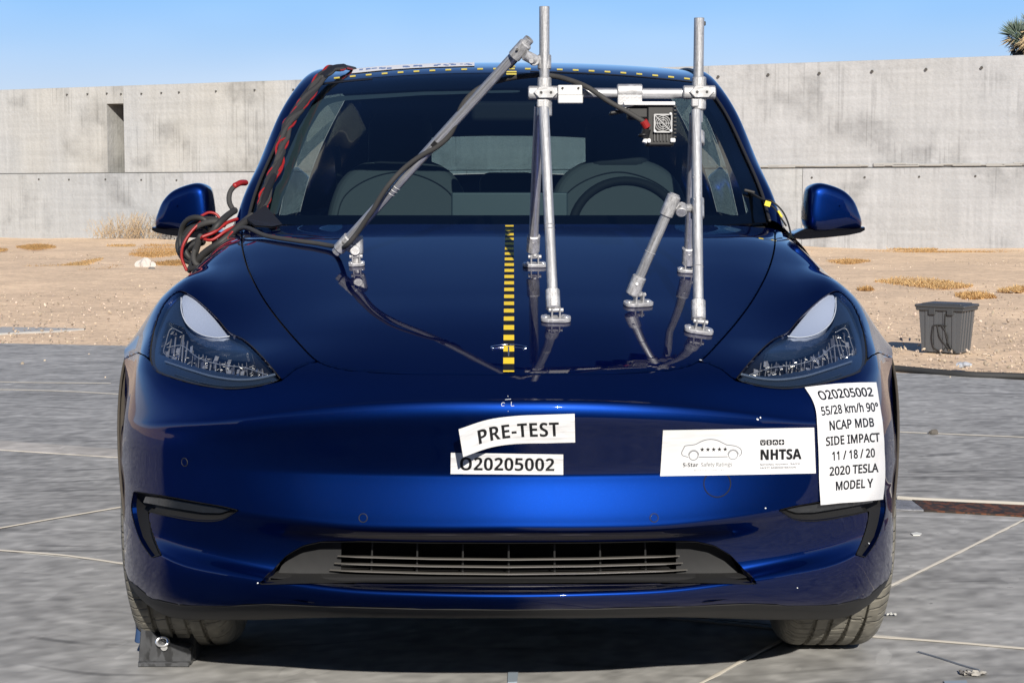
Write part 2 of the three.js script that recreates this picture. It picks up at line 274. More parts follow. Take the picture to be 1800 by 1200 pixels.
const HIGH = [
  [[0, .16, .32, .46, .58, .685, .77, .83, .885, .925], [.30, .302, .31, .34, .40, .47, .54, .61, .68, .73], [578, 579, 582, 589, 592, 584, 576, 574, 598, 615]],
  [[0, .16, .32, .46, .58, .69, .77, .835, .895, .935], [.55, .552, .56, .58, .61, .66, .705, .75, .81, .86], [515, 515, 518, 523, 524, 511, 499, 521, 566, 600]],
  [[0, .16, .32, .46, .58, .69, .775, .84, .90, .94], [.85, .852, .858, .868, .885, .905, .925, .95, .975, 1.0], [455, 455, 456, 458, 459, 462, 470, 502, 556, 600]],
  [[0, .16, .32, .46, .58, .69, .78, .845, .90, .942], [1.1, 1.1, 1.105, 1.11, 1.12, 1.135, 1.15, 1.165, 1.18, 1.19], [415, 415, 416, 417, 418, 424, 441, 484, 542, 610]],
  [[0, .16, .32, .46, .58, .69, .78, .84, .90, .945], [1.25, 1.255, 1.28, 1.32, 1.37, 1.43, 1.48, 1.49, 1.47, 1.42], [394, 394, 394, 395, 396, 399, 408, 446, 510, 600]],
];
const ARCH = [[10, .888, .505], [11, .888, .508], [12, .888, .515], [13, .89, .535], [14, .891, .55], [15, .892, .562], [16, .905, .645]];   // row, x and depth at the front of the wheel arch
const ROWS = [];
LOW.forEach(([dz, py, up = 0]) => ROWS.push(ROWX.map((x, i) => { const z = PLAN[i] + dz[i], D = NOSE + z; return V(x, EYE + D * slope(py[i]) + up, -D); })));
HIGH.forEach(([xs, zs, py]) => ROWS.push(xs.map((x, i) => { const D = NOSE + zs[i]; return V(x, EYE + D * slope(py[i]), -D); })));
for (const [r, x, z] of ARCH) { const p = ROWS[r][9]; p.x = x; p.z = -(NOSE + z); p.y = EYE + (NOSE + z) * slope(r < 16 ? LOW[r][1][9] : 655); }

function splinePoint(P, i, t) {   // centripetal Catmull-Rom between P[i] and P[i + 1]
  const n = P.length, p1 = P[i], p2 = P[i + 1];
  const p0 = i > 0 ? P[i - 1] : p1.clone().multiplyScalar(2).sub(p2), p3 = i + 2 < n ? P[i + 2] : p2.clone().multiplyScalar(2).sub(p1);
  const k = (a, b) => Math.max(1e-5, Math.sqrt(a.distanceTo(b)));
  const t1 = k(p0, p1), t2 = t1 + k(p1, p2), t3 = t2 + k(p2, p3), u = lerp(t1, t2, t);
  const mix = (a, b, ta, tb) => a.clone().multiplyScalar((tb - u) / (tb - ta)).add(b.clone().multiplyScalar((u - ta) / (tb - ta)));
  const A1 = mix(p0, p1, 0, t1), A2 = mix(p1, p2, t1, t2), A3 = mix(p2, p3, t2, t3), B1 = mix(A1, A2, 0, t2), B2 = mix(A2, A3, t1, t3);
  return mix(B1, B2, t1, t2);
}
// dense grid of a lofted surface: rows of stations, right half given when mirrored
function loft(rows, nu, nv, mirrored, smooth = 0) {
  const R = rows.length, S = rows[0].length, cols = [], vrow = [];
  const su = []; for (let s = 0; s < S - 1; s++) for (let k = 0; k < nu(s); k++) su.push([s, k / nu(s)]); su.push([S - 2, 1]);
  const sv = []; for (let r = 0; r < R - 1; r++) { const n = nv(r); for (let k = 0; k < n; k++) sv.push([r, k / n]); } sv.push([R - 2, 1]);
  const fine = rows.map((row) => { const ext = mirrored ? [V(-row[1].x, row[1].y, row[1].z), ...row] : row; return su.map(([s, t]) => splinePoint(ext, s + (mirrored ? 1 : 0), t)); });
  let H = su.length; const NV = sv.length;
  let grid = sv.map(() => new Array(H));
  for (let u = 0; u < H; u++) { const col = fine.map((r) => r[u]); sv.forEach(([r, t], v) => { grid[v][u] = splinePoint(col, r, t); }); }
  for (let it = 0; it < smooth; it++) {
    const g2 = grid.map((r) => r.map((p) => p.clone()));
    for (let v = 1; v < NV - 1; v++) for (let u = 0; u < H - 1; u++) {
      const l = u ? grid[v][u - 1] : (mirrored ? V(-grid[v][1].x, grid[v][1].y, grid[v][1].z) : null); if (!l) continue;
      const a = l.clone().add(grid[v][u + 1]).multiplyScalar(.5), b = grid[v - 1][u].clone().add(grid[v + 1][u]).multiplyScalar(.5);
      g2[v][u].lerp(a.add(b).multiplyScalar(.5), .5); if (!u && mirrored) g2[v][u].x = 0;
    }
    grid = g2;
  }
  if (mirrored) { grid = grid.map((row) => [...row.slice(1).reverse().map((p) => V(-p.x, p.y, p.z)), ...row]); H = 2 * H - 1; }
  return makeGrid(grid, sv.map(([r, t]) => r + t));
}
function makeGrid(grid, rowOf) {
  const NV = grid.length, H = grid[0].length, n = NV * H, P = new Array(n), N = new Array(n), row = new Float32Array(n), dx = new Float32Array(n), py = new Float32Array(n), uv = new Float32Array(n * 2);
  const e1 = V(), e2 = V();
  for (let v = 0; v < NV; v++) { let ux = 0; for (let u = 0; u < H; u++) {
    const i = v * H + u; P[i] = grid[v][u]; row[i] = rowOf[v];
    e1.copy(grid[v][Math.min(H - 1, u + 1)]).sub(grid[v][Math.max(0, u - 1)]); e2.copy(grid[Math.min(NV - 1, v + 1)][u]).sub(grid[Math.max(0, v - 1)][u]);
    N[i] = V().crossVectors(e1, e2).normalize();
    [dx[i], py[i]] = project(P[i]);
    uv[2 * i] = P[i].x; uv[2 * i + 1] = P[i].y - P[i].z;
  } }
  return { P, N, row, dx, py, uv, H, NV, n };
}
const BODY = loft(ROWS, () => 17, (r) => [4, 8, 6, 6, 8, 12, 6, 6, 5, 12, 6, 9, 10, 6, 5, 8, 22, 26, 30, 26, 22][r] || 8, true, 1);
// looks up the surface at photo coordinates (pixels right of the middle line, photo row)
function lookup(G, keep = () => true) {
  const bins = new Map(), B = 16, { H, NV, P, N, dx, py } = G;
  const key = (a, b) => a * 4096 + b;
  const tri = (a, b, c) => {
    if (!keep(a)) return;
    const x0 = Math.min(dx[a], dx[b], dx[c]), x1 = Math.max(dx[a], dx[b], dx[c]), y0 = Math.min(py[a], py[b], py[c]), y1 = Math.max(py[a], py[b], py[c]);
    for (let i = Math.floor(x0 / B); i <= Math.floor(x1 / B); i++) for (let j = Math.floor(y0 / B); j <= Math.floor(y1 / B); j++) { const k = key(i, j); if (!bins.has(k)) bins.set(k, []); bins.get(k).push(a, b, c); }
  };
  for (let v = 0; v < NV - 1; v++) for (let u = 0; u < H - 1; u++) { const i = v * H + u; tri(i, i + 1, i + H + 1); tri(i, i + H + 1, i + H); }
  return (X, Y) => {
    const list = bins.get(key(Math.floor(X / B), Math.floor(Y / B))); let best = null;
    if (list) for (let k = 0; k < list.length; k += 3) {
      const [a, b, c] = [list[k], list[k + 1], list[k + 2]];
      const det = (dx[b] - dx[a]) * (py[c] - py[a]) - (dx[c] - dx[a]) * (py[b] - py[a]); if (Math.abs(det) < 1e-9) continue;
      const s = ((X - dx[a]) * (py[c] - py[a]) - (dx[c] - dx[a]) * (Y - py[a])) / det, t = ((dx[b] - dx[a]) * (Y - py[a]) - (X - dx[a]) * (py[b] - py[a])) / det;
      if (s < -1e-4 || t < -1e-4 || s + t > 1.0001) continue;
      const p = P[a].clone().multiplyScalar(1 - s - t).addScaledVector(P[b], s).addScaledVector(P[c], t);
      if (!best || p.z > best.p.z) best = { p, n: N[a].clone().multiplyScalar(1 - s - t).addScaledVector(N[b], s).addScaledVector(N[c], t).normalize() };
    }
    return best;
  };
}
const onBody = lookup(BODY);
const surf = (px, py) => onBody(px - MID, py);   // point and normal of the car's front at a photo pixel

// signed distance in metres (inside positive) from every grid point to an outline drawn in photo pixels on the surface
function resample(poly, step, closed = true) { const o = []; for (let i = 0; i < poly.length - (closed ? 0 : 1); i++) { const a = poly[i], b = poly[(i + 1) % poly.length], n = Math.max(1, Math.ceil(Math.hypot(b[0] - a[0], b[1] - a[1]) / step)); for (let k = 0; k < n; k++) o.push([lerp(a[0], b[0], k / n), lerp(a[1], b[1], k / n)]); } return o; }
function smoothPoly(poly, n = 6, sharp = []) {   // rounded version of an outline: closed centripetal spline through its points, except at the sharp ones
  const P = poly.map((p) => V(p[0], p[1], 0)), L = P.length, out = [];
  for (let i = 0; i < L; i++) {
    const s1 = sharp.includes(i), s2 = sharp.includes((i + 1) % L), p1 = P[i], p2 = P[(i + 1) % L];
    const p0 = s1 ? p1.clone().multiplyScalar(2).sub(p2) : P[(i - 1 + L) % L], p3 = s2 ? p2.clone().multiplyScalar(2).sub(p1) : P[(i + 2) % L];
    for (let k = 0; k < n; k++) { const q = splinePoint([p0, p1, p2, p3], 1, k / n); out.push([q.x, q.y]); }
  }
  return out;
}
function inside(poly, x, y) { let r = false; for (let i = 0, j = poly.length - 1; i < poly.length; j = i++) { const a = poly[i], b = poly[j]; if ((a[1] > y) !== (b[1] > y) && x < (b[0] - a[0]) * (y - a[1]) / (b[1] - a[1]) + a[0]) r = !r; } return r; }
function distanceTo(G, poly, keep = () => true, look = onBody) {
  const pts = resample(poly, 7).map((p) => { const s = look(p[0], p[1]); return s && s.p; }), d = new Float32Array(G.n);
  const segs = []; for (let i = 0; i < pts.length; i++) { const a = pts[i], b = pts[(i + 1) % pts.length]; if (a && b && a.distanceTo(b) < .12) segs.push([a, b]); }
  const ab = V(), ap = V();
  for (let i = 0; i < G.n; i++) {
    const p = G.P[i]; let m = 1;
    if (keep(i)) for (const [a, b] of segs) { if (Math.abs(a.x - p.x) > m + .1) continue; ab.copy(b).sub(a); ap.copy(p).sub(a); const t = clamp(ap.dot(ab) / ab.lengthSq(), 0, 1); const q = ap.addScaledVector(ab, -t).length(); if (q < m) m = q; }
    d[i] = keep(i) && inside(poly, G.dx[i], G.py[i]) ? m : -m;
  }
  return d;
}
const mirrorPoly = (poly) => poly.map(([x, y]) => [-x, y]).reverse();
// the part of a grid where d > gap, optionally moved along its normal and given a rim of some depth
function cut(G, d, { gap = 0, off = 0, bowl = null, rim = 0, rimDir = null, round = 0 } = {}) {
  const { H, NV, P, N, uv } = G, pos = [], nor = [], tex = [], idx = [], map = new Map(), edges = new Map(), norm = [];
  const put = (p, n, a, b, dd) => { let o = bowl ? bowl(dd) : off; if (round && dd - gap < round) { const q = round - Math.max(0, dd - gap); o -= round - Math.sqrt(Math.max(0, round * round - q * q)); } pos.push(p.x + n.x * o, p.y + n.y * o, p.z + n.z * o); nor.push(n.x, n.y, n.z); tex.push(a, b); norm.push(n); return pos.length / 3 - 1; };
  const vert = (i) => { let k = map.get(i); if (k === undefined) { k = put(P[i], N[i], uv[2 * i], uv[2 * i + 1], d[i]); map.set(i, k); } return k; };
  const cross = (a, b) => { if (a > b) [a, b] = [b, a]; const key = a * 1e6 + b + 1e9; let k = map.get(key); if (k === undefined) { const t = (gap - d[a]) / (d[b] - d[a]); k = put(P[a].clone().lerp(P[b], t), N[a].clone().lerp(N[b], t).normalize(), lerp(uv[2 * a], uv[2 * b], t), lerp(uv[2 * a + 1], uv[2 * b + 1], t), gap); map.set(key, k); } return k; };
  const rimEdges = [];
  const tri = (a, b, c) => {
    const v = [a, b, c], on = v.map((i) => d[i] > gap), n = on.filter(Boolean).length;
    if (!n) return;
    if (n === 3) { idx.push(vert(a), vert(b), vert(c)); return; }
    const q = []; for (let k = 0; k < 3; k++) { const i = v[k], j = v[(k + 1) % 3]; if (on[k]) q.push(vert(i)); if (on[k] !== on[(k + 1) % 3]) { const e = cross(i, j); q.push(e); if (on[k]) q.out = e; else q.in = e; } }
    for (let k = 1; k < q.length - 1; k++) idx.push(q[0], q[k], q[k + 1]);
    rimEdges.push([q.out, q.in]);
  };
  for (let v = 0; v < NV - 1; v++) for (let u = 0; u < H - 1; u++) { const i = v * H + u; tri(i, i + 1, i + H + 1); tri(i, i + H + 1, i + H); }
  if (rim) for (const [a, b] of rimEdges) {
    const A = V(pos[3 * a], pos[3 * a + 1], pos[3 * a + 2]), B = V(pos[3 * b], pos[3 * b + 1], pos[3 * b + 2]); if (A.distanceTo(B) < 1e-6) continue;
    const A2 = A.clone().addScaledVector(rimDir || norm[a], rimDir ? rim : -rim), B2 = B.clone().addScaledVector(rimDir || norm[b], rimDir ? rim : -rim);
    const n = V().crossVectors(B.clone().sub(A), A2.clone().sub(A)).normalize().negate(), k = pos.length / 3;
    for (const p of [A, B, B2, A2]) { pos.push(p.x, p.y, p.z); nor.push(n.x, n.y, n.z); tex.push(p.x, p.y - p.z); }
    idx.push(k, k + 2, k + 1, k, k + 3, k + 2);
  }
  const g = new THREE.BufferGeometry();
  g.setAttribute('position', new THREE.Float32BufferAttribute(pos, 3)); g.setAttribute('normal', new THREE.Float32BufferAttribute(nor, 3)); g.setAttribute('uv', new THREE.Float32BufferAttribute(tex, 2)); g.setIndex(idx);
  g.rimEdges = rimEdges;
  return g;
}
const dmin = (...a) => a[0].map((_, i) => Math.min(...a.map((d) => d[i])));
const dneg = (a) => a.map((v) => -v);

// materials of the car
const flake = texture(512, (() => { const r = rng(5); return () => { const k = r(), m = r(); const b = .9 + .1 * m + (k > .985 ? .55 : 0); return [b, b, b].map((v) => v * .62); }; })(), false);
flake.repeat.set(3.2, 3.2);
const M = {
  paint: phy({ color: lin(.0022, .024, .17), map: flake, metalness: .95, roughness: .43, specularColor: lin(.10, .16, .45), clearcoat: 1, clearcoatRoughness: .015, ior: 1.5 }),
  dark: std({ color: lin(.006, .006, .007), roughness: .9 }),
  plastic: std({ color: lin(.012, .012, .0125), roughness: .62 }),
  gloss: phy({ color: lin(.006, .006, .008), roughness: .12, clearcoat: .4 }),
  trim: std({ color: lin(.022, .021, .020), roughness: .5 }),
  lens: phy({ color: lin(.93, .95, .97), transmission: 1, roughness: 0, ior: 1.5, thickness: 0 }),
  glass: phy({ color: lin(.40, .50, .52), transmission: 1, roughness: 0, ior: 1.52, thickness: 0 }),
  tint: phy({ color: lin(.07, .09, .10), transmission: 1, roughness: 0, ior: 1.52, thickness: 0 }),
  chrome: std({ color: lin(.75, .76, .78), metalness: 1, roughness: .12 }),
  slat: std({ color: lin(.20, .19, .175), metalness: .35, roughness: .42 }),
  drl: phy({ color: lin(.37, .41, .51), roughness: .35, clearcoat: .5 }),
};

// outlines in photo pixels right of the middle line
const hoodHalf = [[0, 657], [120, 656.5], [240, 652.5], [300, 646], [336, 633], [372, 598], [405, 560], [430, 525], [451, 487], [462, 460], [469, 430], [469, 398]];
const hoodPoly = (() => { const s = []; for (let i = 0; i < hoodHalf.length - 1; i++) { const P = hoodHalf.map((p) => V(p[0], p[1], 0)); const Q = [V(-120, 656.5, 0), ...P]; for (let k = 0; k < 5; k++) { const q = splinePoint(Q, i + 1, k / 5); s.push([q.x, q.y]); } } s.push([469, 398], [469, 380]); return [...s.slice(1).map(([x, y]) => [-x, y]).reverse(), ...s]; })();
const headPoly = smoothPoly([[399, 668], [432, 628], [465, 597], [492, 583], [512, 560], [540, 533], [560, 518], [579, 511], [603, 530], [618, 558], [629, 596], [631, 634], [622, 652], [590, 665], [545, 677], [490, 684], [440, 679]], 5, [0]);
const bumperHalf = [[336, 634], [352, 637], [375, 647], [399, 667], [440, 677], [490, 682], [545, 675], [590, 663], [618, 652], [630, 634], [641, 624], [654, 619], [672, 628], [730, 660], [760, 1120], [0, 1120]];
const bumperPoly = (() => { const h = hoodPoly.filter(([x, y]) => x >= 0 && y > 634); return [...bumperHalf, ...mirrorPoly(bumperHalf).slice(1), ...[...h.map(([x, y]) => [-x, y + .1]).reverse(), ...h.map(([x, y]) => [x, y + .1])]]; })();
const valanceHalf = [[0, 1072], [150, 1071], [300, 1067], [430, 1062], [500, 1066], [580, 1064], [630, 1052], [660, 1026], [720, 975], [760, 1130], [0, 1130]];
const valancePoly = [...valanceHalf.slice(0, -1), ...mirrorPoly(valanceHalf.slice(0, -1))];
const intakeHalf = [[0, 955], [150, 954.5], [260, 952], [330, 953], [362, 960], [390, 976], [414, 1000], [432, 1018], [440, 1027], [420, 1027], [380, 1025.5], [250, 1023], [120, 1024], [0, 1024.5]];
const intakePoly = [...intakeHalf, ...mirrorPoly(intakeHalf).slice(1, -1)];
const ventPoly = smoothPoly([[476, 897], [505, 890], [546, 883], [600, 873], [660, 864], [664, 892], [656, 930], [645, 956], [628, 980], [612, 975], [621, 955], [631, 925], [635, 899], [600, 907], [545, 916], [506, 914]], 4, [0, 4, 8, 9, 12]);
const low = (i) => BODY.row[i] < 17.9;
const D = {};
D.hood = distanceTo(BODY, hoodPoly, (i) => BODY.row[i] > 14.9);
D.headR = distanceTo(BODY, headPoly, low); D.headL = distanceTo(BODY, mirrorPoly(headPoly), low);
D.bumper = distanceTo(BODY, bumperPoly, (i) => BODY.row[i] < 17.2);
D.valance = distanceTo(BODY, valancePoly, (i) => BODY.row[i] < 5); for (let i = 0; i < BODY.n; i++) if (BODY.row[i] < 1.2) D.valance[i] = Math.max(.02, D.valance[i]);
D.intake = distanceTo(BODY, intakePoly, (i) => BODY.row[i] < 8);
D.ventR = distanceTo(BODY, ventPoly, (i) => BODY.row[i] < 10); D.ventL = distanceTo(BODY, mirrorPoly(ventPoly), (i) => BODY.row[i] < 10);
const G1 = .0022;
const clear = (a) => a.map((v) => (v > -.9 ? -v : 1));
part('hood', cut(BODY, D.hood, { gap: G1, rim: .014, round: .0035 }), M.paint, CAR);
const bumper = part('front_bumper', cut(BODY, dmin(D.bumper, dneg(D.valance), dneg(D.intake), dneg(D.ventR), dneg(D.ventL)), { gap: G1 * .5, rim: .016, round: .003 }), M.paint, CAR);
part('lower_valance', cut(BODY, D.valance, { gap: .0005, rim: .01 }), M.plastic, CAR);
for (const s of [1, -1]) {
  const side = BODY.dx.map((x) => (x * s > 0 ? 1 : -1));
  part('front_fender', cut(BODY, dmin(dneg(D.hood), dneg(D.bumper), dneg(s > 0 ? D.headR : D.headL), side), { gap: G1, rim: .012, round: .003 }), M.paint, CAR);
}
// dark structure behind the panels
part('front_structure', cut(BODY, dmin(dneg(D.intake), dneg(D.ventR), dneg(D.ventL), dneg(D.headR), dneg(D.headL)).map((v, i) => (BODY.row[i] < 1 ? -1 : v)), { gap: .004, off: -.02 }), M.dark, CAR);
// strip that lines an opening: the outline of d = gap swept along a direction
function rimStrip(G, d, gap, dir, len, taper = 0) {
  const c = cut(G, d, { gap }), pos = c.attributes.position, out = [], nor = [];
  for (const [a, b] of c.rimEdges) {
    const A = V().fromBufferAttribute(pos, a), B = V().fromBufferAttribute(pos, b); if (A.distanceTo(B) < 1e-6) continue;
    const A2 = A.clone().addScaledVector(dir, len), B2 = B.clone().addScaledVector(dir, len), n = V().crossVectors(B.clone().sub(A), A2.clone().sub(A)).normalize();
    for (const p of [A, B, B2, A, B2, A2]) { out.push(p.x, p.y, p.z); nor.push(n.x, n.y, n.z); }
  }
  const g = new THREE.BufferGeometry(); g.setAttribute('position', new THREE.Float32BufferAttribute(out, 3)); g.setAttribute('normal', new THREE.Float32BufferAttribute(nor, 3)); return g;
}
const BACK = V(0, 0, -1);
const onS = (px, py, off = 0) => { const s = onBody(px, py); return s ? s.p.clone().addScaledVector(s.n, off) : null; };   // px right of the middle line
// ---- lower intake: grille, wings, lining
part('intake_lining', rimStrip(BODY, D.intake, 0, BACK, .085), M.plastic, CAR);
const wingMat = std({ color: lin(.012, .0125, .014), roughness: .75, bumpMap: texture(128, (() => { const r = rng(9); return () => grey(r()); })(), false), bumpScale: .0008 });
for (const w of [1, -1]) part('intake_wing', cut(BODY, dmin(D.intake, BODY.dx.map((x) => (x * w - 300) / 900)), { gap: 0, bowl: () => -.04 }), wingMat, CAR);
{
  const planAt = (x) => { x = Math.abs(x); let i = 0; while (i < 8 && ROWX[i + 1] < x) i++; return lerp(PLAN[i], PLAN[i + 1], (x - ROWX[i]) / (ROWX[i + 1] - ROWX[i])); };
  const curve = (y, z, w, n = 28) => Array.from({ length: n + 1 }, (_, i) => { const x = lerp(-w, w, i / n); return V(x, y, -(NOSE + z + planAt(x) * .9)); });
  const hY = (py, z) => EYE + (NOSE + z) * slope(py);
  const grille = part('grille', tube(curve(hY(1018, .135), .135, .33), .004, 6), M.plastic, CAR);
  [[984, .355], [997, .362], [1009.5, .372]].forEach(([py, w]) => {
    const y = hY(py, .105), pts = curve(y, .105, w, 40), pos = [], idx = [];
    pts.forEach((p, i) => { const e = Math.min(1, Math.min(i, 40 - i) / 3), t = .0016 * (.25 + .75 * e), dp = .028 * (.3 + .7 * e); for (const [dy, dz] of [[t * .6, 0], [-t * .6, 0], [-t - .004 * e, -dp], [t - .004 * e, -dp]]) pos.push(p.x, p.y + dy, p.z + dz); });
    for (let i = 0; i < 40; i++) for (let k = 0; k < 4; k++) { const a = i * 4 + k, b = i * 4 + (k + 1) % 4; idx.push(a, b, b + 4, a, b + 4, a + 4); }
    const g = new THREE.BufferGeometry(); g.setAttribute('position', new THREE.Float32BufferAttribute(pos, 3)); g.setIndex(idx); const f = g.toNonIndexed(); f.computeVertexNormals();
    part('slat', f, M.slat, grille);
  });
  for (let k = -3; k <= 3; k++) { const x = k * .0945; part('upright', rod(V(x, hY(957, .13), -(NOSE + .128 + planAt(x))), V(x * 1.01, hY(1020, .13), -(NOSE + .128 + planAt(x))), .0022, 6), M.plastic, grille); }
  for (const py of [1014.5, 1019]) part('lower_bar', tube(curve(hY(py, .14), .14, .30), .0022, 5), M.slat, grille);
  part('grille_backing', [box(V(0, .39, -(NOSE + .30)), 1.0, .2, .01), box(V(0, .335, -(NOSE + .22)), 1.0, .012, .2), box(V(0, .462, -(NOSE + .23)), 1.02, .012, .2)], M.dark, CAR);
}
// ---- corner vents with fog lamp pocket
for (const s of [1, -1]) {
  const d = s > 0 ? D.ventR : D.ventL;
  const v = part('corner_vent', cut(BODY, d, { gap: -.001, bowl: (k) => -.012 - Math.min(.03, Math.max(0, k) * 1.6) }), M.plastic, CAR);
  part('vent_rim', rimStrip(BODY, d, 0, BACK, .05), M.plastic, v);
  const lamp = [[492, 901], [520, 893], [560, 887], [610, 879], [648, 874], [652, 884], [600, 895], [545, 905], [512, 907]].map(([x, y]) => [x * s, y]);
  part('fog_lamp', cut(BODY, distanceTo(BODY, s > 0 ? lamp : lamp.reverse(), (i) => BODY.row[i] < 10), { off: -.012, rim: .01 }), phy({ color: lin(.02, .022, .024), roughness: .08, clearcoat: 1 }), v);
}
// ---- headlights
const drlPx = smoothPoly([[492, 585], [511, 561], [537, 531], [554, 516], [570, 511], [579, 516], [579, 541], [571, 562], [558, 575], [537, 585], [511, 588.5]], 5, [0]);
const stripPx = [[412, 651], [428, 634], [450, 612], [511, 607], [541, 599], [567, 585], [580, 568], [604, 561], [611, 585], [615, 612], [576, 624], [541, 636], [476, 648]];
const reflector = std({ color: lin(.62, .60, .56), metalness: .75, roughness: .25 });
const headMat = { bezel: phy({ color: lin(.014, .022, .036), roughness: .2, clearcoat: .6 }), house: std({ color: lin(.007, .008, .010), roughness: .4 }) };
for (const s of [1, -1]) {
  const d = s > 0 ? D.headR : D.headL, m = (P) => (s > 0 ? P : mirrorPoly(P)), r = rng(77 + s);
  const dd = distanceTo(BODY, m(drlPx), low), ds = distanceTo(BODY, m(stripPx), low);
  const H = part('headlight', cut(BODY, d, { gap: .0035, off: -.0005, round: .003 }), M.lens, CAR);
  part('lamp_seal', rimStrip(BODY, d, .001, BACK, .05), M.dark, H);
  part('lamp_housing', cut(BODY, d, { gap: -.002, bowl: (k) => -.02 - Math.min(.055, Math.max(0, k) * 2) }), headMat.house, H);
  part('lamp_bezel', cut(BODY, dmin(d, dneg(dd), dneg(ds)), { gap: .004, off: -.011, rim: .02, round: .004 }), headMat.bezel, H);
  part('daytime_light', cut(BODY, dd, { gap: .0015, off: -.009, rim: .02, round: .004 }), M.drl, H);
  const bar = [[411, 652], [443, 660], [476, 662.5], [519, 657], [563, 644], [606, 630]].map(([x, y]) => onS(x * s, y, -.008));
  part('light_bar', tube(bar, .0028, 8), phy({ color: lin(.10, .13, .18), roughness: .1, metalness: .3, clearcoat: 1 }), H);
  part('light_rim', tube([[493, 585.5], [511, 588], [537, 584.5], [557, 574.5], [570.5, 561], [578.5, 541], [579, 519]].map(([x, y]) => onS(x * s, y, -.0075)), .0014, 6), phy({ color: lin(.62, .64, .68), roughness: .15, clearcoat: 1 }), H);
  const bar2 = [[420, 664], [450, 671], [490, 674], [540, 668], [590, 652]].map(([x, y]) => onS(x * s, y, -.009));
  part('light_bar', tube(bar2, .002, 8), headMat.bezel, H);
  // reflector cells: chromed fins and facets in a row
  const topAt = (x) => { for (let i = 0; i < 8; i++) { const a = stripPx[i], b = stripPx[i + 1]; if (x >= a[0] && x <= b[0]) return lerp(a[1], b[1], (x - a[0]) / (b[0] - a[0])); } return 600; };
  const botAt = (x) => { const B = [[412, 651], [476, 648], [541, 636], [576, 624], [615, 612]]; for (let i = 0; i < 4; i++) if (x <= B[i + 1][0]) return lerp(B[i][1], B[i + 1][1], (x - B[i][0]) / (B[i + 1][0] - B[i][0])); return 612; };
  const fins = [], facets = [], glassy = [];
  for (let x = 424; x < 612; x += 5.5 + r() * 5) {
    const a = onS(x * s, topAt(x) + 3, -.03 - r() * .012), b = onS((x + (r() - .5) * 7) * s, botAt(x) - 2, -.022 - r() * .012); if (!a || !b) continue;
    fins.push(rod(a, b, .0008 + r() * .0012, 6));
    for (let k = 0; k < 3; k++) { const y = lerp(topAt(x) + 4, botAt(x) - 4, (k + r()) / 3), p = onBody((x + r() * 8) * s, y); if (!p) continue; const sz = .007 + r() * .010, g = box(V(0, 0, 0), sz * .55, sz * (1.1 + r()), .0015, .0006); orient(g.rotateX(Math.PI / 2), p.n.clone().add(V(r() - .5, r() * .9 - .2, r() - .5).multiplyScalar(1.3)), p.p.clone().addScaledVector(p.n, -.030)); (r() < .6 ? facets : glassy).push(g); }
  }
  for (const f of [.42, .95]) fins.push(tube([430, 470, 510, 550, 585, 609].map((x) => onS(x * s, lerp(topAt(x), botAt(x), f), -.026)), .0011, 5));
  fins.push(tube([[582, 572], [602, 566], [609, 588], [612, 607], [590, 615]].map(([x, y]) => onS(x * s, y, -.02)), .0012, 5));
  part('reflector_fin', fins, reflector, H); part('reflector_facet', facets, reflector, H);
  part('projector_lens', glassy, phy({ color: lin(.05, .05, .055), roughness: .05, clearcoat: 1 }), H);
}
// ---- small things in the bumper skin: parking sensors, tow cover, badge, centre mark
for (const s of [1, -1]) for (const [x, y, r] of [[256, 910, .0085], [570, 812, .0085]]) {
  const p = onBody(x * s, y); if (!p) continue;
  part('parking_sensor', orient(new THREE.TorusGeometry(r, .0009, 6, 28).rotateX(Math.PI / 2), p.n, p.p), M.plastic, bumper);
  part('parking_sensor', orient(new THREE.CylinderGeometry(r * .86, r * .86, .0016, 28), p.n, p.p), M.paint, bumper);
}
{
  const ring = []; for (let k = 0; k < 40; k++) { const a = k / 40 * Math.PI * 2; ring.push(onS(367 + Math.cos(a) * 23.5, 850 + Math.sin(a) * 23.5, .0003)); }
  part('tow_cover_seam', tube(ring, .0011, 6, 80, true), M.dark, bumper);
  const white = std({ color: lin(.7, .72, .74), roughness: .6 });
  const stroke = (pts, r = .0009) => tube(pts.map(([x, y]) => onS(x, y, .0004)), r, 5);
part('chalk_mark', [stroke([[-1.2, 696], [-.8, 723]], .00055), stroke([[-6, 702.5], [4, 701.5]], .0005), stroke([[-7, 708.5], [-10, 707.5], [-12.5, 710], [-11.5, 713.5], [-8, 713]], .0006), stroke([[4.8, 706.5], [5.0, 713.5], [9.5, 713]], .0006)], white, bumper);
  const chip = rng(31), flakes = [[438, 737], [443, 734], [452, 893], [508, 1033], [338, 633], [634, 955], [-441, 1024]].map(([x, y]) => { const p = onBody(x, y); return p && orient(new THREE.CircleGeometry(.001 + chip() * .001, 7).rotateX(-Math.PI / 2).scale(1 + chip(), 1, 1), p.n, p.p.clone().addScaledVector(p.n, .0006)); }).filter(Boolean);
  flakes.forEach((f) => part('paint_chip', f, white, bumper));
}
{  // winged badge under the tape, on the hood's front edge
  const wing = (s) => { const top = [], bot = []; for (let k = 0; k <= 8; k++) { const x = lerp(2, 31, k / 8) * s; top.push([x, 606.5 + k * k * .055]); bot.push([x, 609.2 + k * k * .035 + (k === 8 ? -.6 : 0)]); } return [tube(top.map(([x, y]) => onS(x, y, .0015)), .0012, 6), tube(bot.map(([x, y]) => onS(x, y + 2, .0012)).slice(2), .0011, 6), tube([[31 * s, 610], [25 * s, 613.5]].map(([x, y]) => onS(x, y, .0012)), .0012, 6)]; };
  const stem = tube([[0, 611], [0, 625]].map(([x, y]) => onS(x, y, .001)), .002, 6);
  part('badge', [...wing(1), ...wing(-1), stem], M.chrome, CAR.children[0]);
}
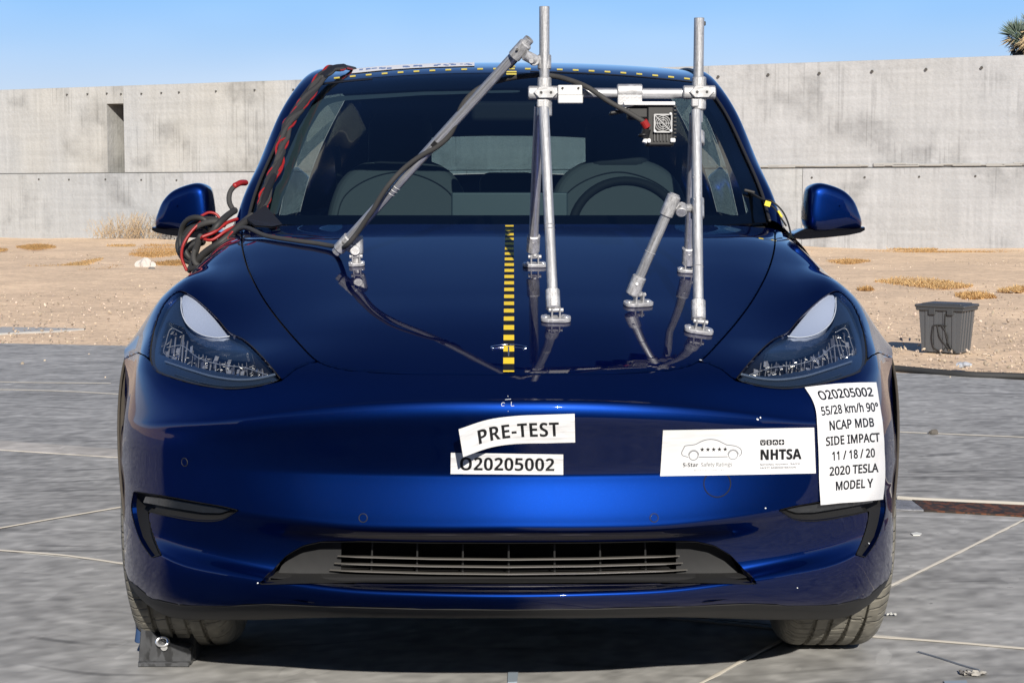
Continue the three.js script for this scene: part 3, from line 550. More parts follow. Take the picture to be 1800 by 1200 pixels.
// ---- wheel arch trim and side panels
const archTrim = (s) => { const pts = []; for (let k = 0; k <= 30; k++) { const a = lerp(-.25, Math.PI + .15, k / 30); pts.push(V(s * (.866 + .056 * Math.sin(clamp(a, 0, Math.PI)) + .055 * sstep(8, 30, k) * (1 - Math.sin(clamp(a, 0, Math.PI)))), .36 + .405 * Math.sin(a), -(NOSE + .885 - .40 * Math.cos(a)))); } return pts; };
const trimMat = std({ color: lin(.05, .042, .034), roughness: .8 });
function flatBand(pts, side, w, t) {  // strip of the given width round an arch
  const pos = [], idx = []; pts.forEach((p, i) => { const q = pts[Math.min(pts.length - 1, i + 1)].clone().sub(pts[Math.max(0, i - 1)]).normalize(), n = V(0, -q.z, q.y).normalize().multiplyScalar(w / 2); const c = V(0, .36, -(NOSE + .885)); if (p.clone().sub(c).dot(n) < 0) n.negate();
    for (const [a, b] of [[.5, 0], [.9, .7], [.5, 1.2], [-.2, 1.2], [-.9, .5], [-1, -2]]) pos.push(p.x + side * b * t, p.y + n.y * a, p.z + n.z * a); });
  const m = 6; for (let i = 0; i < pts.length - 1; i++) for (let k = 0; k < m - 1; k++) { const a = i * m + k; idx.push(a, a + 1, a + m + 1, a, a + m + 1, a + m); }
  const g = new THREE.BufferGeometry(); g.setAttribute('position', new THREE.Float32BufferAttribute(pos, 3)); g.setIndex(idx); g.computeVertexNormals(); return g;
}
const ZS = [1.45, 1.8, 2.3, 3.0, 3.6, 4.1, 4.45, 4.66, 4.74];
const sideRow = (xs, ys) => ZS.map((z, i) => V(xs[i], ys[i], -(NOSE + z)));
const SIDEROWS = [
  sideRow([.785, .83, .862, .872, .86, .82, .75, .66, .56], [1.03, 1.035, 1.035, 1.045, 1.06, 1.075, 1.085, 1.09, 1.09]),
  sideRow([.845, .878, .905, .915, .905, .87, .80, .71, .60], [.968, .985, .99, 1.0, 1.01, 1.02, 1.03, 1.03, 1.03]),
  sideRow([.902, .925, .945, .955, .95, .93, .875, .78, .66], [.862, .87, .875, .88, .89, .90, .90, .90, .90]),
  sideRow([.942, .945, .95, .96, .96, .95, .905, .82, .70], [.72, .72, .72, .72, .73, .74, .74, .74, .74]),
  sideRow([.945, .94, .94, .948, .955, .955, .91, .83, .71], [.5, .5, .5, .5, .5, .5, .5, .5, .5]),
  sideRow([.925, .925, .925, .93, .935, .93, .89, .81, .69], [.33, .31, .30, .30, .31, .33, .36, .38, .38]),
  sideRow([.86, .86, .86, .86, .86, .86, .83, .76, .64], [.23, .22, .22, .22, .22, .24, .27, .30, .30]),
];
const SIDE = loft(SIDEROWS, (s) => 14, () => 8, false);
const flip = (g) => { const p = g.attributes.position, n = g.attributes.normal; for (let i = 0; i < p.count; i++) { p.setX(i, -p.getX(i)); n.setX(i, -n.getX(i)); } if (g.index) g.index.array.reverse(); return g; };
for (const s of [1, -1]) {
  const wheel = (zc) => SIDE.P.map((p) => Math.hypot(p.y - .356, -p.z - NOSE - zc) - .405), zr = (a, b) => SIDE.P.map((p) => Math.min(-p.z - NOSE - a, b - (-p.z - NOSE)));
  const base = dmin(wheel(.885), wheel(3.77));
  for (const [a, b, n] of [[1.4, 2.72, 'front_door'], [2.72, 3.55, 'rear_door'], [3.55, 4.8, 'quarter_panel']]) { const g = cut(SIDE, dmin(base, zr(a, b)), { gap: .002, rim: 0 }); const m = part(n, s > 0 ? g : flip(g), M.paint, CAR); if (n !== 'quarter_panel') part('door_handle', box(V(s * .957, .90, -(NOSE + b - .16)), .008, .022, .16, .004), M.chrome, m); }
  part('wheel_arch_trim', flatBand(archTrim(s), s, .032, .005), trimMat, CAR);
  for (const zc of [.885, 3.77]) { const g = new THREE.CylinderGeometry(.395, .395, .34, 40, 1, true, -.15, Math.PI + .3).rotateZ(Math.PI / 2).translate(s * .69, .36, -(NOSE + zc)); const p = g.attributes.position; part('wheel_well', g, M.dark, CAR); part('wheel_well', new THREE.CircleGeometry(.41, 32, -.15, Math.PI + .3).rotateY(Math.PI / 2).translate(s * .52, .36, -(NOSE + zc)), M.dark, CAR); }
}
// ---- glass house
const TOP = [[1.30, 1.032, .748, 1.050, 1.53], [1.50, 1.140, .743, 1.133, 1.66], [1.76, 1.285, .726, 1.255, 1.90], [2.03, 1.420, .697, 1.389, 2.14], [2.27, 1.527, .657, 1.496, 2.36], [2.50, 1.573, .650, 1.549, 2.58], [3.0, 1.616, .645, 1.592, 3.05], [3.6, 1.602, .62, 1.57, 3.62], [4.05, 1.51, .585, 1.48, 4.05], [4.42, 1.31, .55, 1.28, 4.38], [4.64, 1.11, .53, 1.09, 4.58]];
const OUT = [[.800, 1.020, 1.56], [.788, 1.115, 1.68], [.776, 1.225, 1.93], [.745, 1.388, 2.18], [.716, 1.490, 2.40], [.700, 1.545, 2.62], [.690, 1.575, 3.05], [.67, 1.54, 3.62], [.64, 1.43, 4.05], [.60, 1.24, 4.38], [.57, 1.06, 4.58]];
const ROOF = loft(TOP.map(([zc, yc, xe, ye, ze]) => [0, .2, .4, .6, .78, .91, 1].map((t) => V(xe * t, yc + (ye - yc) * Math.pow(t, 2.4), -(NOSE + zc + (ze - zc) * t * t)))), () => 9, () => 14, true, 2);
const onRoof = lookup(ROOF, (i) => ROOF.row[i] < 7);
const between = (G, a, b) => G.row.map((r) => Math.min(r - a, b - r) * .25), edgeIn = ROOF.P.map((_, i) => { const u = i % ROOF.H; return Math.min(u, ROOF.H - 1 - u) * .012 + .001; });
part('windshield', cut(ROOF, between(ROOF, -.1, 4)), M.glass, CAR);
const clearHalf = [[0, 152], [150, 155], [300, 163], [330, 168], [348, 181], [369, 215], [394, 270], [414, 330], [424, 362], [421, 372], [408, 376], [0, 376]];
const clearPoly = [...clearHalf, ...mirrorPoly(clearHalf).slice(1, -1)];
const dClear = distanceTo(ROOF, clearPoly, (i) => ROOF.row[i] < 4.5, onRoof);
const trimPx = [[-424, 372], [-414, 330], [-394, 270], [-369, 215], [-348, 181], [-330, 168], [-300, 163], [-150, 155], [20, 152], [20, 156], [-150, 161], [-296, 171], [-320, 178], [-334, 192], [-352, 222], [-374, 275], [-396, 333], [-409, 372]];
part('header_trim', cut(ROOF, distanceTo(ROOF, trimPx, (i) => ROOF.row[i] < 4.5, onRoof), { off: -.012 }), std({ color: lin(.085, .10, .11), roughness: .9 }), CAR);
part('windshield_frit', cut(ROOF, dmin(dneg(dClear), between(ROOF, -.1, 3.98)), { off: -.004 }), phy({ color: lin(.004, .004, .005), roughness: .25 }), CAR);
part('roof_glass', cut(ROOF, between(ROOF, 4.04, 7.55), { rim: .01 }), phy({ color: lin(.006, .009, .016), roughness: .03, clearcoat: 1 }), CAR);
part('headliner', cut(ROOF, between(ROOF, 3.9, 8.5), { off: -.03 }), std({ color: lin(.06, .062, .065), roughness: .95 }), CAR);
part('rear_window', cut(ROOF, between(ROOF, 8.5, 9.4)), M.glass, CAR);
part('tailgate', [cut(ROOF, between(ROOF, 7.55, 8.48)), cut(ROOF, between(ROOF, 9.42, 10.1)), box(V(0, .70, -(NOSE + 4.66)), 1.36, .82, .14, .06)], M.paint, CAR);
for (const s of [1, -1]) {
  const rows = TOP.map(([zc, yc, xe, ye, ze], i) => { const E = V(xe, ye, -(NOSE + ze)), O = V(...OUT[i].slice(0, 2), -(NOSE + OUT[i][2])); return [E.clone().add(V(-.004, -.012, -.01)), E.clone().add(V(.004, .004, .002)), E.clone().lerp(O, .5).add(V(.006, .010, .004)), O.clone().add(V(0, 0, 0)), O.clone().add(V(-.012, -.028, -.012)), E.clone().lerp(O, .4).add(V(-.02, -.045, -.03))]; });
  const g = loft(rows, () => 5, () => 8, false), geo = cut(g, g.row.map(() => 1));
  part('roof_rail', s > 0 ? geo : flip(geo), M.paint, CAR);
  const seal = tube(TOP.slice(0, 9).map(([zc, yc, xe, ye, ze]) => V(s * (xe + .003), ye + .004, -(NOSE + ze - .002))), .005, 6); part('window_seal', seal, M.trim, CAR);
  // inner trim of the pillar, side glass, door frame
  const inner = loft(TOP.slice(0, 8).map(([zc, yc, xe, ye, ze], i) => [V(xe - .012, ye - .02, -(NOSE + ze + .01)), V(xe - .03, ye - .045, -(NOSE + ze + .05)), V(lerp(xe, OUT[i][0], .5), ye - .06, -(NOSE + ze + .08))]), () => 4, () => 5, false), ig = cut(inner, inner.row.map(() => 1));
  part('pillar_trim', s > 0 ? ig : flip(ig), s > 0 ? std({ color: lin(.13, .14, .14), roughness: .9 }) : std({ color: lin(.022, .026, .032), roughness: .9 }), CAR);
  const beltAt = (z) => { let i = 0; while (i < ZS.length - 2 && ZS[i + 1] < z) i++; const t = clamp((z - ZS[i]) / (ZS[i + 1] - ZS[i]), 0, 1); return SIDEROWS[0][i].clone().lerp(SIDEROWS[0][i + 1], t); };
  const pane = (z0, z1, mat, name, label) => { const rows2 = [], n = 8; for (let k = 0; k <= n; k++) { const z = lerp(z0, z1, k / n); let i = 0; while (i < OUT.length - 2 && OUT[i + 1][2] < z) i++; const t = clamp((z - OUT[i][2]) / (OUT[i + 1][2] - OUT[i][2]), 0, 1), a = V(...[0, 1].map((c) => lerp(OUT[i][c], OUT[i + 1][c], t)), -(NOSE + z)).add(V(-.02, -.02, 0)), b = beltAt(z).add(V(-.012, 0, 0)); b.z = a.z; rows2.push([a, a.clone().lerp(b, .33).add(V(.018, 0, 0)), a.clone().lerp(b, .67).add(V(.02, 0, 0)), b]); } const G = loft(rows2, () => 4, () => 2, false), q = cut(G, G.row.map(() => 1)); return part(name, s > 0 ? q : flip(q), mat, CAR, label); };
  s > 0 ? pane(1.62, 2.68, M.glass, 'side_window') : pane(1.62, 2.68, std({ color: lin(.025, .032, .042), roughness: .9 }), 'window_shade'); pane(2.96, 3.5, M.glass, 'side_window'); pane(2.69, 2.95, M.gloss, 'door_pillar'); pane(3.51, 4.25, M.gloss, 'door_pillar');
}
{  // cowl panel under the windshield's foot
  const a = [], b = []; for (let k = -8; k <= 8; k++) { const x = k / 8 * .74, t = Math.abs(k / 8), r = ROWS[21]; let i = 0; while (i < 8 && r[i + 1].x < Math.abs(x)) i++; const q = r[i].clone().lerp(r[i + 1], (Math.abs(x) - r[i].x) / (r[i + 1].x - r[i].x)); a.push(V(x, q.y - .022, q.z + .02)); b.push(V(x, 1.022 + .018 * t * t, -(NOSE + 1.33 + .23 * t * t))); }
  const pos = [], idx = []; a.forEach((p, i) => pos.push(p.x, p.y, p.z, b[i].x, b[i].y, b[i].z)); for (let i = 0; i < 16; i++) idx.push(2 * i, 2 * i + 2, 2 * i + 1, 2 * i + 1, 2 * i + 2, 2 * i + 3);
  const g = new THREE.BufferGeometry(); g.setAttribute('position', new THREE.Float32BufferAttribute(pos, 3)); g.setIndex(idx); g.computeVertexNormals(); part('cowl_panel', g, M.plastic, CAR);
}
// ---- cabin
const CM = { dash: std({ color: lin(.012, .0125, .013), roughness: .8 }), seat: std({ color: lin(.085, .09, .092), roughness: .7 }), head: std({ color: lin(.028, .03, .033), roughness: .75 }), pale: std({ color: lin(.20, .21, .21), roughness: .8 }), screen: phy({ color: lin(.10, .115, .12), roughness: .4, clearcoat: .2 }) };
const Z = (zc) => -(NOSE + zc);
part('dashboard', [box(V(0, .93, Z(1.72)), 1.46, .13, .55, .05), box(V(0, .80, Z(1.78)), 1.4, .3, .4, .05)], CM.dash, CAR);
part('touch_screen', box(V(.003, 1.02, Z(1.95)), .365, .232, .014, .006, [-.08, 0, 0]), CM.screen, CAR);
part('firewall', [box(V(0, .65, Z(1.38)), 1.6, .7, .02), box(V(0, .28, Z(2.9)), 1.7, .12, 3.2, .03)], M.dark, CAR);
part('cabin_floor', box(V(0, .40, Z(3.0)), 1.6, .05, 3.0), M.dark, CAR);
{
  const ring = new THREE.TorusGeometry(.172, .0145, 12, 48).rotateX(-.42).translate(.372, 1.015, Z(1.98));
  const w = part('steering_wheel', ring, CM.dash, CAR);
  part('wheel_hub', [box(V(.372, 1.01, Z(1.985)), .13, .1, .04, .02, [-.42, 0, 0]), rod(V(.215, 1.012, Z(1.98)), V(.53, 1.012, Z(1.98)), .014, 10)], CM.dash, w);
  part('inside_mirror', box(V(0, 1.395, Z(2.12)), .24, .065, .03, .02), CM.dash, CAR);
}
const backShape = (w, h, t) => { const s = new THREE.Shape(); s.moveTo(-w * .46, 0); s.bezierCurveTo(-w * .52, h * .3, -w * .54, h * .65, -w * .42, h * .86); s.bezierCurveTo(-w * .34, h * .97, -w * .2, h, 0, h); s.bezierCurveTo(w * .2, h, w * .34, h * .97, w * .42, h * .86); s.bezierCurveTo(w * .54, h * .65, w * .52, h * .3, w * .46, 0); return new THREE.ExtrudeGeometry(s, { depth: t, bevelEnabled: true, bevelSize: .03, bevelThickness: .04, bevelSegments: 4, curveSegments: 14 }); };
for (const s of [1, -1]) {
  const seat = part('front_seat', [backShape(.46, .62, .06).rotateX(-.32).translate(s * .385, .62, Z(2.50)), box(V(s * .385, .60, Z(2.25)), .5, .16, .5, .06)], CM.seat, CAR);
  part('headrest', box(V(s * .385, 1.305, Z(2.66)), .225, .22, .1, .05, [-.25, 0, 0]), CM.head, seat);
  part('seat_seam', [tube([[-.205, .05], [-.215, .3], [-.185, .50], [0, .585], [.185, .50], [.215, .3], [.205, .05]].map(([x, y]) => V(s * .385 + x, .62 + y * Math.cos(.32) + .105 * Math.sin(.32), Z(2.50) - y * Math.sin(.32) + .103 * Math.cos(.32))), .0022, 6)], CM.head, seat);
  part('seat_belt', rod(V(s * .62, 1.30, Z(2.76)), V(s * .55, .7, Z(2.5)), .012, 6), CM.dash, seat);
}
{
  const b = part('rear_bench', [box(V(0, .80, Z(3.72)), 1.28, .62, .14, .06, [-.3, 0, 0]), box(V(0, .55, Z(3.45)), 1.28, .16, .5, .06)], CM.seat, CAR);
  for (const x of [-.42, 0, .42]) part('headrest', box(V(x, 1.15, Z(3.82)), .25, .15, .1, .045, [-.25, 0, 0]), CM.head, b);
  part('parcel_shelf', box(V(0, 1.02, Z(4.2)), 1.2, .02, .7), M.dark, CAR);
}
// ---- door mirrors
const mirrorPx = smoothPoly([[524, 340], [529, 328], [543, 321.5], [566, 325], [592, 336], [609, 353], [618, 372], [624, 392], [621, 402], [600, 405], [525, 402]], 6, []);
for (const s of [1, -1]) {
  const D0 = NOSE + 1.74, o = mirrorPx.map(([x, y]) => at(MID + s * x, y, D0)), c = o.reduce((a, p) => a.add(p), V()).multiplyScalar(1 / o.length);
  const layers = [[.03, .046], [.2, .0458], [.4, .045], [.58, .0435], [.72, .041], [.83, .0365], [.90, .030], [.95, .021], [.985, .008], [1, -.010], [1, -.04], [.99, -.07], [.97, -.09], [.94, -.10], [.03, -.098]];
  const pos = [], idx = [], n = o.length; layers.forEach(([k, z]) => o.forEach((p) => pos.push(lerp(c.x, p.x, k || .001), lerp(c.y, p.y, k || .001), p.z + z - s * (p.x - c.x) * (k || .001) * .28)));
  for (let l = 0; l < layers.length - 1; l++) for (let i = 0; i < n; i++) { const a = l * n + i, b = l * n + (i + 1) % n; idx.push(a, b, b + n, a, b + n, a + n); }
  let g = new THREE.BufferGeometry(); g.setAttribute('position', new THREE.Float32BufferAttribute(pos, 3)); g.setIndex(s > 0 ? idx : idx.reverse()); g.computeVertexNormals();
  const m = part('door_mirror', g, M.paint, CAR);
  const foot = [[497, 410], [512, 402], [540, 400], [575, 400], [605, 400.5], [620, 398], [620, 403], [612, 408], [590, 413], [555, 417], [510, 420.5], [497, 418]].map(([x, y]) => at(MID + s * x, y, D0 + .02));
  const fp = []; const fi = []; [[.9, .058], [1, .045], [1.0, -.06], [.9, -.08]].forEach(([k, z]) => foot.forEach((p) => { const cy = foot[2].y - .016; fp.push(p.x, lerp(cy, p.y, k), p.z + z); })); const fn = foot.length;
  for (let l = 0; l < 3; l++) for (let i = 0; i < fn; i++) { const a = l * fn + i, b = l * fn + (i + 1) % fn; fi.push(a, b, b + fn, a, b + fn, a + fn); } for (let i = 1; i < fn - 1; i++) { fi.push(0, i, i + 1); fi.push(3 * fn, 3 * fn + i, 3 * fn + i + 1); }
  g = new THREE.BufferGeometry(); g.setAttribute('position', new THREE.Float32BufferAttribute(fp, 3)); g.setIndex(fi); g = toCreasedNormals(g, .8); part('mirror_foot', g, M.gloss, m);
}
// ---- wheels
{
  const prof = []; const P = (r, a) => prof.push(new THREE.Vector2(r, a));
  P(.235, -.095); P(.25, -.112); P(.285, -.126); P(.318, -.126); P(.338, -.118); P(.349, -.104); P(.3535, -.092);
  for (const a of [-.062, -.022, .022, .062]) { P(.3555, a - .0075); P(.3545, a - .006); P(.347, a - .0045); P(.347, a + .0045); P(.3545, a + .006); P(.3555, a + .0075); }
  P(.3535, .092); P(.349, .104); P(.338, .118); P(.318, .126); P(.285, .126); P(.25, .112); P(.235, .095);
  const nz = makeNoise(3), tread = texture(1024, (u, v) => { const w = nz(v * 40, u * 60, 40, 60); const k = (u * 26 + Math.sin(v * 9) * .15) % 1; const sip = k < .05 || (Math.abs(((u * 78 + v * 6) % 1) - .5) < .05 && nz(v * 24, u * 26, 24, 26) > .3); return grey(sip ? 0 : .75 + .25 * w); }, false, 128);
  const dust = texture(256, (u, v) => { const w = fbm(nz, u, v, 24, 12, 4); return [.60 + w * .26, .58 + w * .26, .535 + w * .25].map((c) => c * (.82 + .2 * nz(u * 200, v * 60, 200, 60))); });
  const rubber = std({ map: dust, color: lin(.42, .42, .415), roughness: .95, bumpMap: tread, bumpScale: .006 });
  prof.forEach((p) => { p.y *= .93; });
  const tyre = toCreasedNormals(new THREE.LatheGeometry(prof, 96), .6).rotateZ(Math.PI / 2);
  const barrel = new THREE.LatheGeometry([[.23, -.1], [.238, -.1], [.232, -.05], [.2, 0], [.232, .06], [.238, .1], [.23, .1]].map((p) => new THREE.Vector2(...p)), 48).rotateZ(Math.PI / 2);
  const spoke = []; for (let k = 0; k < 10; k++) { const a = k / 10 * Math.PI * 2; spoke.push(box(V(.085, Math.cos(a) * .14, Math.sin(a) * .14), .025, .19, .03, .008, [a, 0, 0])); } spoke.push(new THREE.CylinderGeometry(.06, .07, .03, 24).rotateZ(Math.PI / 2).translate(.088, 0, 0));
  const alloy = std({ color: lin(.3, .3, .31), metalness: .9, roughness: .35 });
  for (const [x, zc] of [[.787, .885], [-.787, .885], [.80, 3.77], [-.80, 3.77]]) {
    const w = part('wheel', merge(spoke.map((g) => g.clone())).scale(Math.sign(x), 1, 1).translate(x, .356, Z(zc)), alloy, CAR);
    part('rim', barrel.clone().translate(x, .356, Z(zc)), alloy, w);
    part('tyre', tyre.clone().translate(x, .356, Z(zc)), rubber, w);
  }
}
part('underbody', [box(V(0, .26, Z(2.4)), 1.24, .1, 4.1, .03), box(V(0, .26, Z(2.33)), 1.8, .1, 2.1, .03), box(V(0, .29, Z(.42)), 1.05, .03, .40, .01), box(V(0, .5, Z(.9)), 1.0, .45, .7, .05), box(V(0, .31, Z(.72)), 1.0, .05, .5, .02), box(V(0, .45, Z(4.2)), 1.4, .3, .7, .05)], M.dark, CAR);
// ---------------------------------------------------------------- galvanised pipe stand clamped to the bonnet
const zinc = texture(512, (u, v) => { const a = fbm(NZ, u, v, 8, 8, 4), b = fbm(NZ2, u, v, 40, 40, 2), c = NZ(u * 256, v * 256); const k = .74 + .34 * (a - .5) + .32 * (b - .5) + .08 * (c - .5) - (b > .66 ? .16 : 0); return [k, k * 1.0, k * 1.01]; });
const zincR = texture(256, (u, v) => grey(.30 + .32 * fbm(NZ2, u, v, 14, 14, 4)), false);
zinc.repeat.set(2, 3); zincR.repeat.set(2, 3);
const PM = {
  pipe: std({ map: zinc, color: lin(.74, .75, .77), metalness: .55, roughness: 1, roughnessMap: zincR }),
  cast: std({ map: zinc, color: lin(.80, .80, .80), metalness: .4, roughness: .5 }),
  bolt: std({ color: lin(.03, .03, .03), roughness: .6 }), bright: std({ color: lin(.8, .8, .8), metalness: .8, roughness: .2 }),
  tape: std({ color: lin(.010, .010, .011), roughness: .55 }), cable: std({ color: lin(.022, .0215, .021), roughness: .62 }), cable2: std({ color: lin(.036, .035, .034), roughness: .75 }), red: std({ color: lin(.27, .013, .012), roughness: .45 }),
};
const PR = .0117, DC = 3.80;
const hoodAt = (px, py) => surf(px, py);
const RIG = thing('pipe_stand', 'silver galvanised pipe stand with three uprights, bolted to pads on the blue bonnet', 'pipe stand', hoodAt(977, 562).p.clone());
const sleeve = (p, dir, len = .05, r = PR * 1.32) => { const d = dir.clone().normalize(); return [rod(p.clone().addScaledVector(d, -len / 2), p.clone().addScaledVector(d, len / 2), r, 22, r, .0025)]; };
const screw = (p, dir, r = .0036) => { const d = dir.clone().normalize(); return rod(p.clone().addScaledVector(d, -.004), p.clone().addScaledVector(d, .0022), r, 10); };
const FACE = V(0, .15, 1).normalize();
// swivelling flange foot on the hood: plate, two screws, fork with pin, socket on the pipe end
function foot(px, py, pipeEnd, dirUp, w = .062, turn = 0) {
  const s = hoodAt(px, py), n = s.n.clone(), x = V(Math.cos(turn), 0, Math.sin(turn)); x.addScaledVector(n, -x.dot(n)).normalize(); const z = V().crossVectors(x, n);
  const M4 = new THREE.Matrix4().makeBasis(x, n, z).setPosition(s.p.clone().addScaledVector(n, .0005));
  const sh = new THREE.Shape(); const a = w / 2, b = w * .27; sh.moveTo(-a, -b * .35); sh.quadraticCurveTo(-a, -b * .8, -a * .55, -b); sh.lineTo(a * .55, -b); sh.quadraticCurveTo(a, -b * .8, a, -b * .35); sh.lineTo(a, b * .35); sh.quadraticCurveTo(a, b * .8, a * .55, b); sh.lineTo(-a * .55, b); sh.quadraticCurveTo(-a, b * .8, -a, b * .35);
  const plate = new THREE.ExtrudeGeometry(sh, { depth: .005, bevelEnabled: true, bevelSize: .0015, bevelThickness: .0015, bevelSegments: 2 }).rotateX(-Math.PI / 2).translate(0, .0015, 0).applyMatrix4(M4);
  const f = part('foot', [plate], PM.cast, RIG);
  part('screw', [-1, 1].map((k) => new THREE.SphereGeometry(.0075, 12, 8).scale(1, .55, 1).translate(k * w * .36, .008, 0).applyMatrix4(M4))[0], PM.bright, f); part('screw', new THREE.SphereGeometry(.0075, 12, 8).scale(1, .55, 1).translate(w * .36, .008, 0).applyMatrix4(M4), PM.bright, f);
  const pin = s.p.clone().addScaledVector(n, .024);
  part('fork', [[-1, 1].map((k) => box(V(k * .0085, .016, 0), .004, .026, .018, .002).applyMatrix4(M4)), rod(pin.clone().addScaledVector(x, -.016), pin.clone().addScaledVector(x, .016), .0048, 12)].flat(), PM.cast, f);
  part('tongue', [rod(pin, pipeEnd.clone().addScaledVector(dirUp, .01), .0078, 14)], PM.cast, f);
  part('socket', [...sleeve(pipeEnd.clone().addScaledVector(dirUp, .020), dirUp, .046, PR * 1.38), screw(pipeEnd.clone().addScaledVector(dirUp, .022).addScaledVector(FACE, PR * 1.38), FACE)], PM.cast, f);
}
const leg = (name, a, b, label) => part(name, pipe(a, b, PR), PM.pipe, RIG, label);
const c1 = at(957, 165, DC), c3 = at(1229, 164, DC);
{
  // middle upright with its two legs
  leg('upright', at(957, 205, DC), at(957, 11, DC - .01));
  const f1 = hoodAt(977, 563).p, e1 = at(972.5, 541, -f1.z - .0), t1 = at(956, 190, DC - .012), u1 = t1.clone().sub(e1).normalize();
  leg('front_leg', e1, t1); foot(977, 563, e1, u1);
  const f2 = hoodAt(940, 468).p, e2 = at(937, 440, -f2.z), t2 = at(948, 185, DC + .02), u2 = t2.clone().sub(e2).normalize();
  leg('rear_leg', e2, t2); foot(940, 468, e2, u2, .056);
  // right upright with its two legs
  leg('upright', at(1227, 215, DC), at(1229.5, 31, DC - .01));
  const f3 = hoodAt(1228, 583).p, e3 = at(1228, 560, -f3.z), t3 = at(1224, 195, DC - .012), u3 = t3.clone().sub(e3).normalize();
  leg('front_leg', e3, t3); foot(1228, 583, e3, u3, .060);
  const f4 = hoodAt(1210, 478).p, e4 = at(1210, 462, -f4.z), t4 = at(1221, 200, DC + .022), u4 = t4.clone().sub(e4).normalize();
  leg('rear_leg', e4, t4); foot(1210, 478, e4, u4, .05);
  // cross bar
  leg('cross_bar', at(940, 163, DC + .004), at(1249, 164.5, DC + .004));
  // slanting brace to the left pad
  const fA = hoodAt(627, 466).p, a0 = at(590, 444, -fA.z + .01), a1 = at(931, 68, DC - .02), uA = a1.clone().sub(a0).normalize();
  leg('slanting_brace', a0, a1);
  // short brace on the right
  const fB = hoodAt(1122, 536).p, b0 = at(1112, 516, -fB.z - .005), b1 = at(1187, 341, 3.66), uB = b1.clone().sub(b0).normalize();
  leg('short_brace', b0, b1); foot(1122, 536, b0, uB, .064, -.35);
  // clamps
  const X = V(1, 0, 0), Y = V(0, 1, 0);
  const cross = (c, s) => part('cross_clamp', [...sleeve(c.clone().add(V(0, .0, .002)), Y, .075, PR * 1.38), ...sleeve(c.clone().add(V(0, .002, .004)), X, .074, PR * 1.36), (() => { const h = new THREE.Shape([[-.026, 0], [-.015, -.011], [.015, -.011], [.026, 0], [.015, .011], [-.015, .011]].map((p) => new THREE.Vector2(...p))); return new THREE.ExtrudeGeometry(h, { depth: .006, bevelEnabled: true, bevelSize: .0015, bevelThickness: .0015, bevelSegments: 2 }).translate(c.x + s, c.y + .002, c.z + .017); })(), box(c.clone().add(V(-s * 2 - .002, -.022, .012)), .018, .02, .014, .004)], PM.cast, RIG);
  for (const [c, s] of [[c1, .003], [c3, .004]]) { const k = cross(c, s); for (const x of [-.0105, .0115]) part('set_screw', screw(c.clone().add(V(s + x, .002, .0235)), V(0, 0, 1), .0032), PM.bolt, k); }
  part('collar', sleeve(at(957, 191, DC), Y, .036, PR * 1.5), PM.cast, RIG); part('collar', sleeve(at(957, 109, DC), Y, .034, PR * 1.35), PM.cast, RIG);
  part('collar', sleeve(at(1226, 243, DC - .03), u3, .034, PR * 1.42), PM.cast, RIG); part('collar', sleeve(at(1227, 185, DC), Y, .02, PR * 1.2), PM.bolt, RIG);
  const lugA = part('swivel_clamp', [...sleeve(at(914, 88, DC - .018), uA, .045), rod(at(922, 96, DC - .03), at(941, 106, DC - .02), .0125, 16), rod(at(939, 106, DC - .028), at(939, 106, DC + .006), .0125, 18), rod(at(938, 105, DC - .01), at(956, 104, DC), .0095, 12)], PM.cast, RIG);
  part('set_screw', screw(at(909, 87, DC - .036), FACE, .0032), PM.bolt, lugA); part('pivot_pin', rod(at(934, 107, DC - .036), at(934, 107, DC - .02), .0055, 12), PM.cast, lugA);
  const k0 = a0.clone().addScaledVector(uA, .034);
  const sA = part('swivel_clamp', [...sleeve(k0, uA, .046), rod(k0.clone().add(V(.008, -.006, .004)), at(624, 440, -fA.z - .01), .0115, 14), rod(at(624, 440, -fA.z - .022), at(624, 440, -fA.z + .012), .0125, 18), rod(at(625, 442, -fA.z), fA.clone().add(V(0, .004, 0)), .0105, 14)], PM.cast, RIG);
  part('set_screw', screw(k0.clone().addScaledVector(FACE, PR * 1.32), FACE, .0034), PM.bolt, sA);
  foot(627, 467, fA.clone().add(V(0, .03, 0)), Y, .036);
  const k1 = b1.clone().addScaledVector(uB, -.028), c5 = at(1226, 366, 3.70);
  const sB = part('swivel_clamp', [...sleeve(k1, uB, .05), ...sleeve(c5, u3, .05), rod(k1, at(1200, 368, 3.67), .0098, 12), rod(at(1198, 374, 3.655), at(1198, 362, 3.675), .0125, 14), rod(at(1200, 366, 3.68), c5, .0095, 12)], PM.cast, RIG);
  part('set_screw', screw(at(1196, 364, 3.655), V(0, .3, 1), .0036), PM.bolt, sB); part('set_screw', screw(c5.clone().add(V(0, .004, PR * 1.36)), V(0, 0, 1), .003), PM.bolt, sB);
  // small bracket on the cross bar beside the middle upright
  const pl = at(1002, 162, DC - .02);
  const br = part('bracket', [box(pl.clone().add(V(0, .004, 0)), .056, .024, .016, .003), box(pl.clone().add(V(.001, -.016, .003)), .057, .019, .010, .003), box(pl.clone().add(V(0, -.006, -.004)), .054, .008, .02, .002)], std({ color: lin(.58, .58, .57), metalness: .3, roughness: .5 }), RIG);
  for (const x of [-.017, .019]) part('set_screw', screw(pl.clone().add(V(x, .009, .009)), V(0, 0, 1), .0028), PM.bolt, br);
  part('bracket_sleeve', [...sleeve(at(1107, 160, DC + .004), X, .058, PR * 1.38), box(at(1107, 176, DC - .002), .056, .024, .02, .002)], PM.cast, RIG);
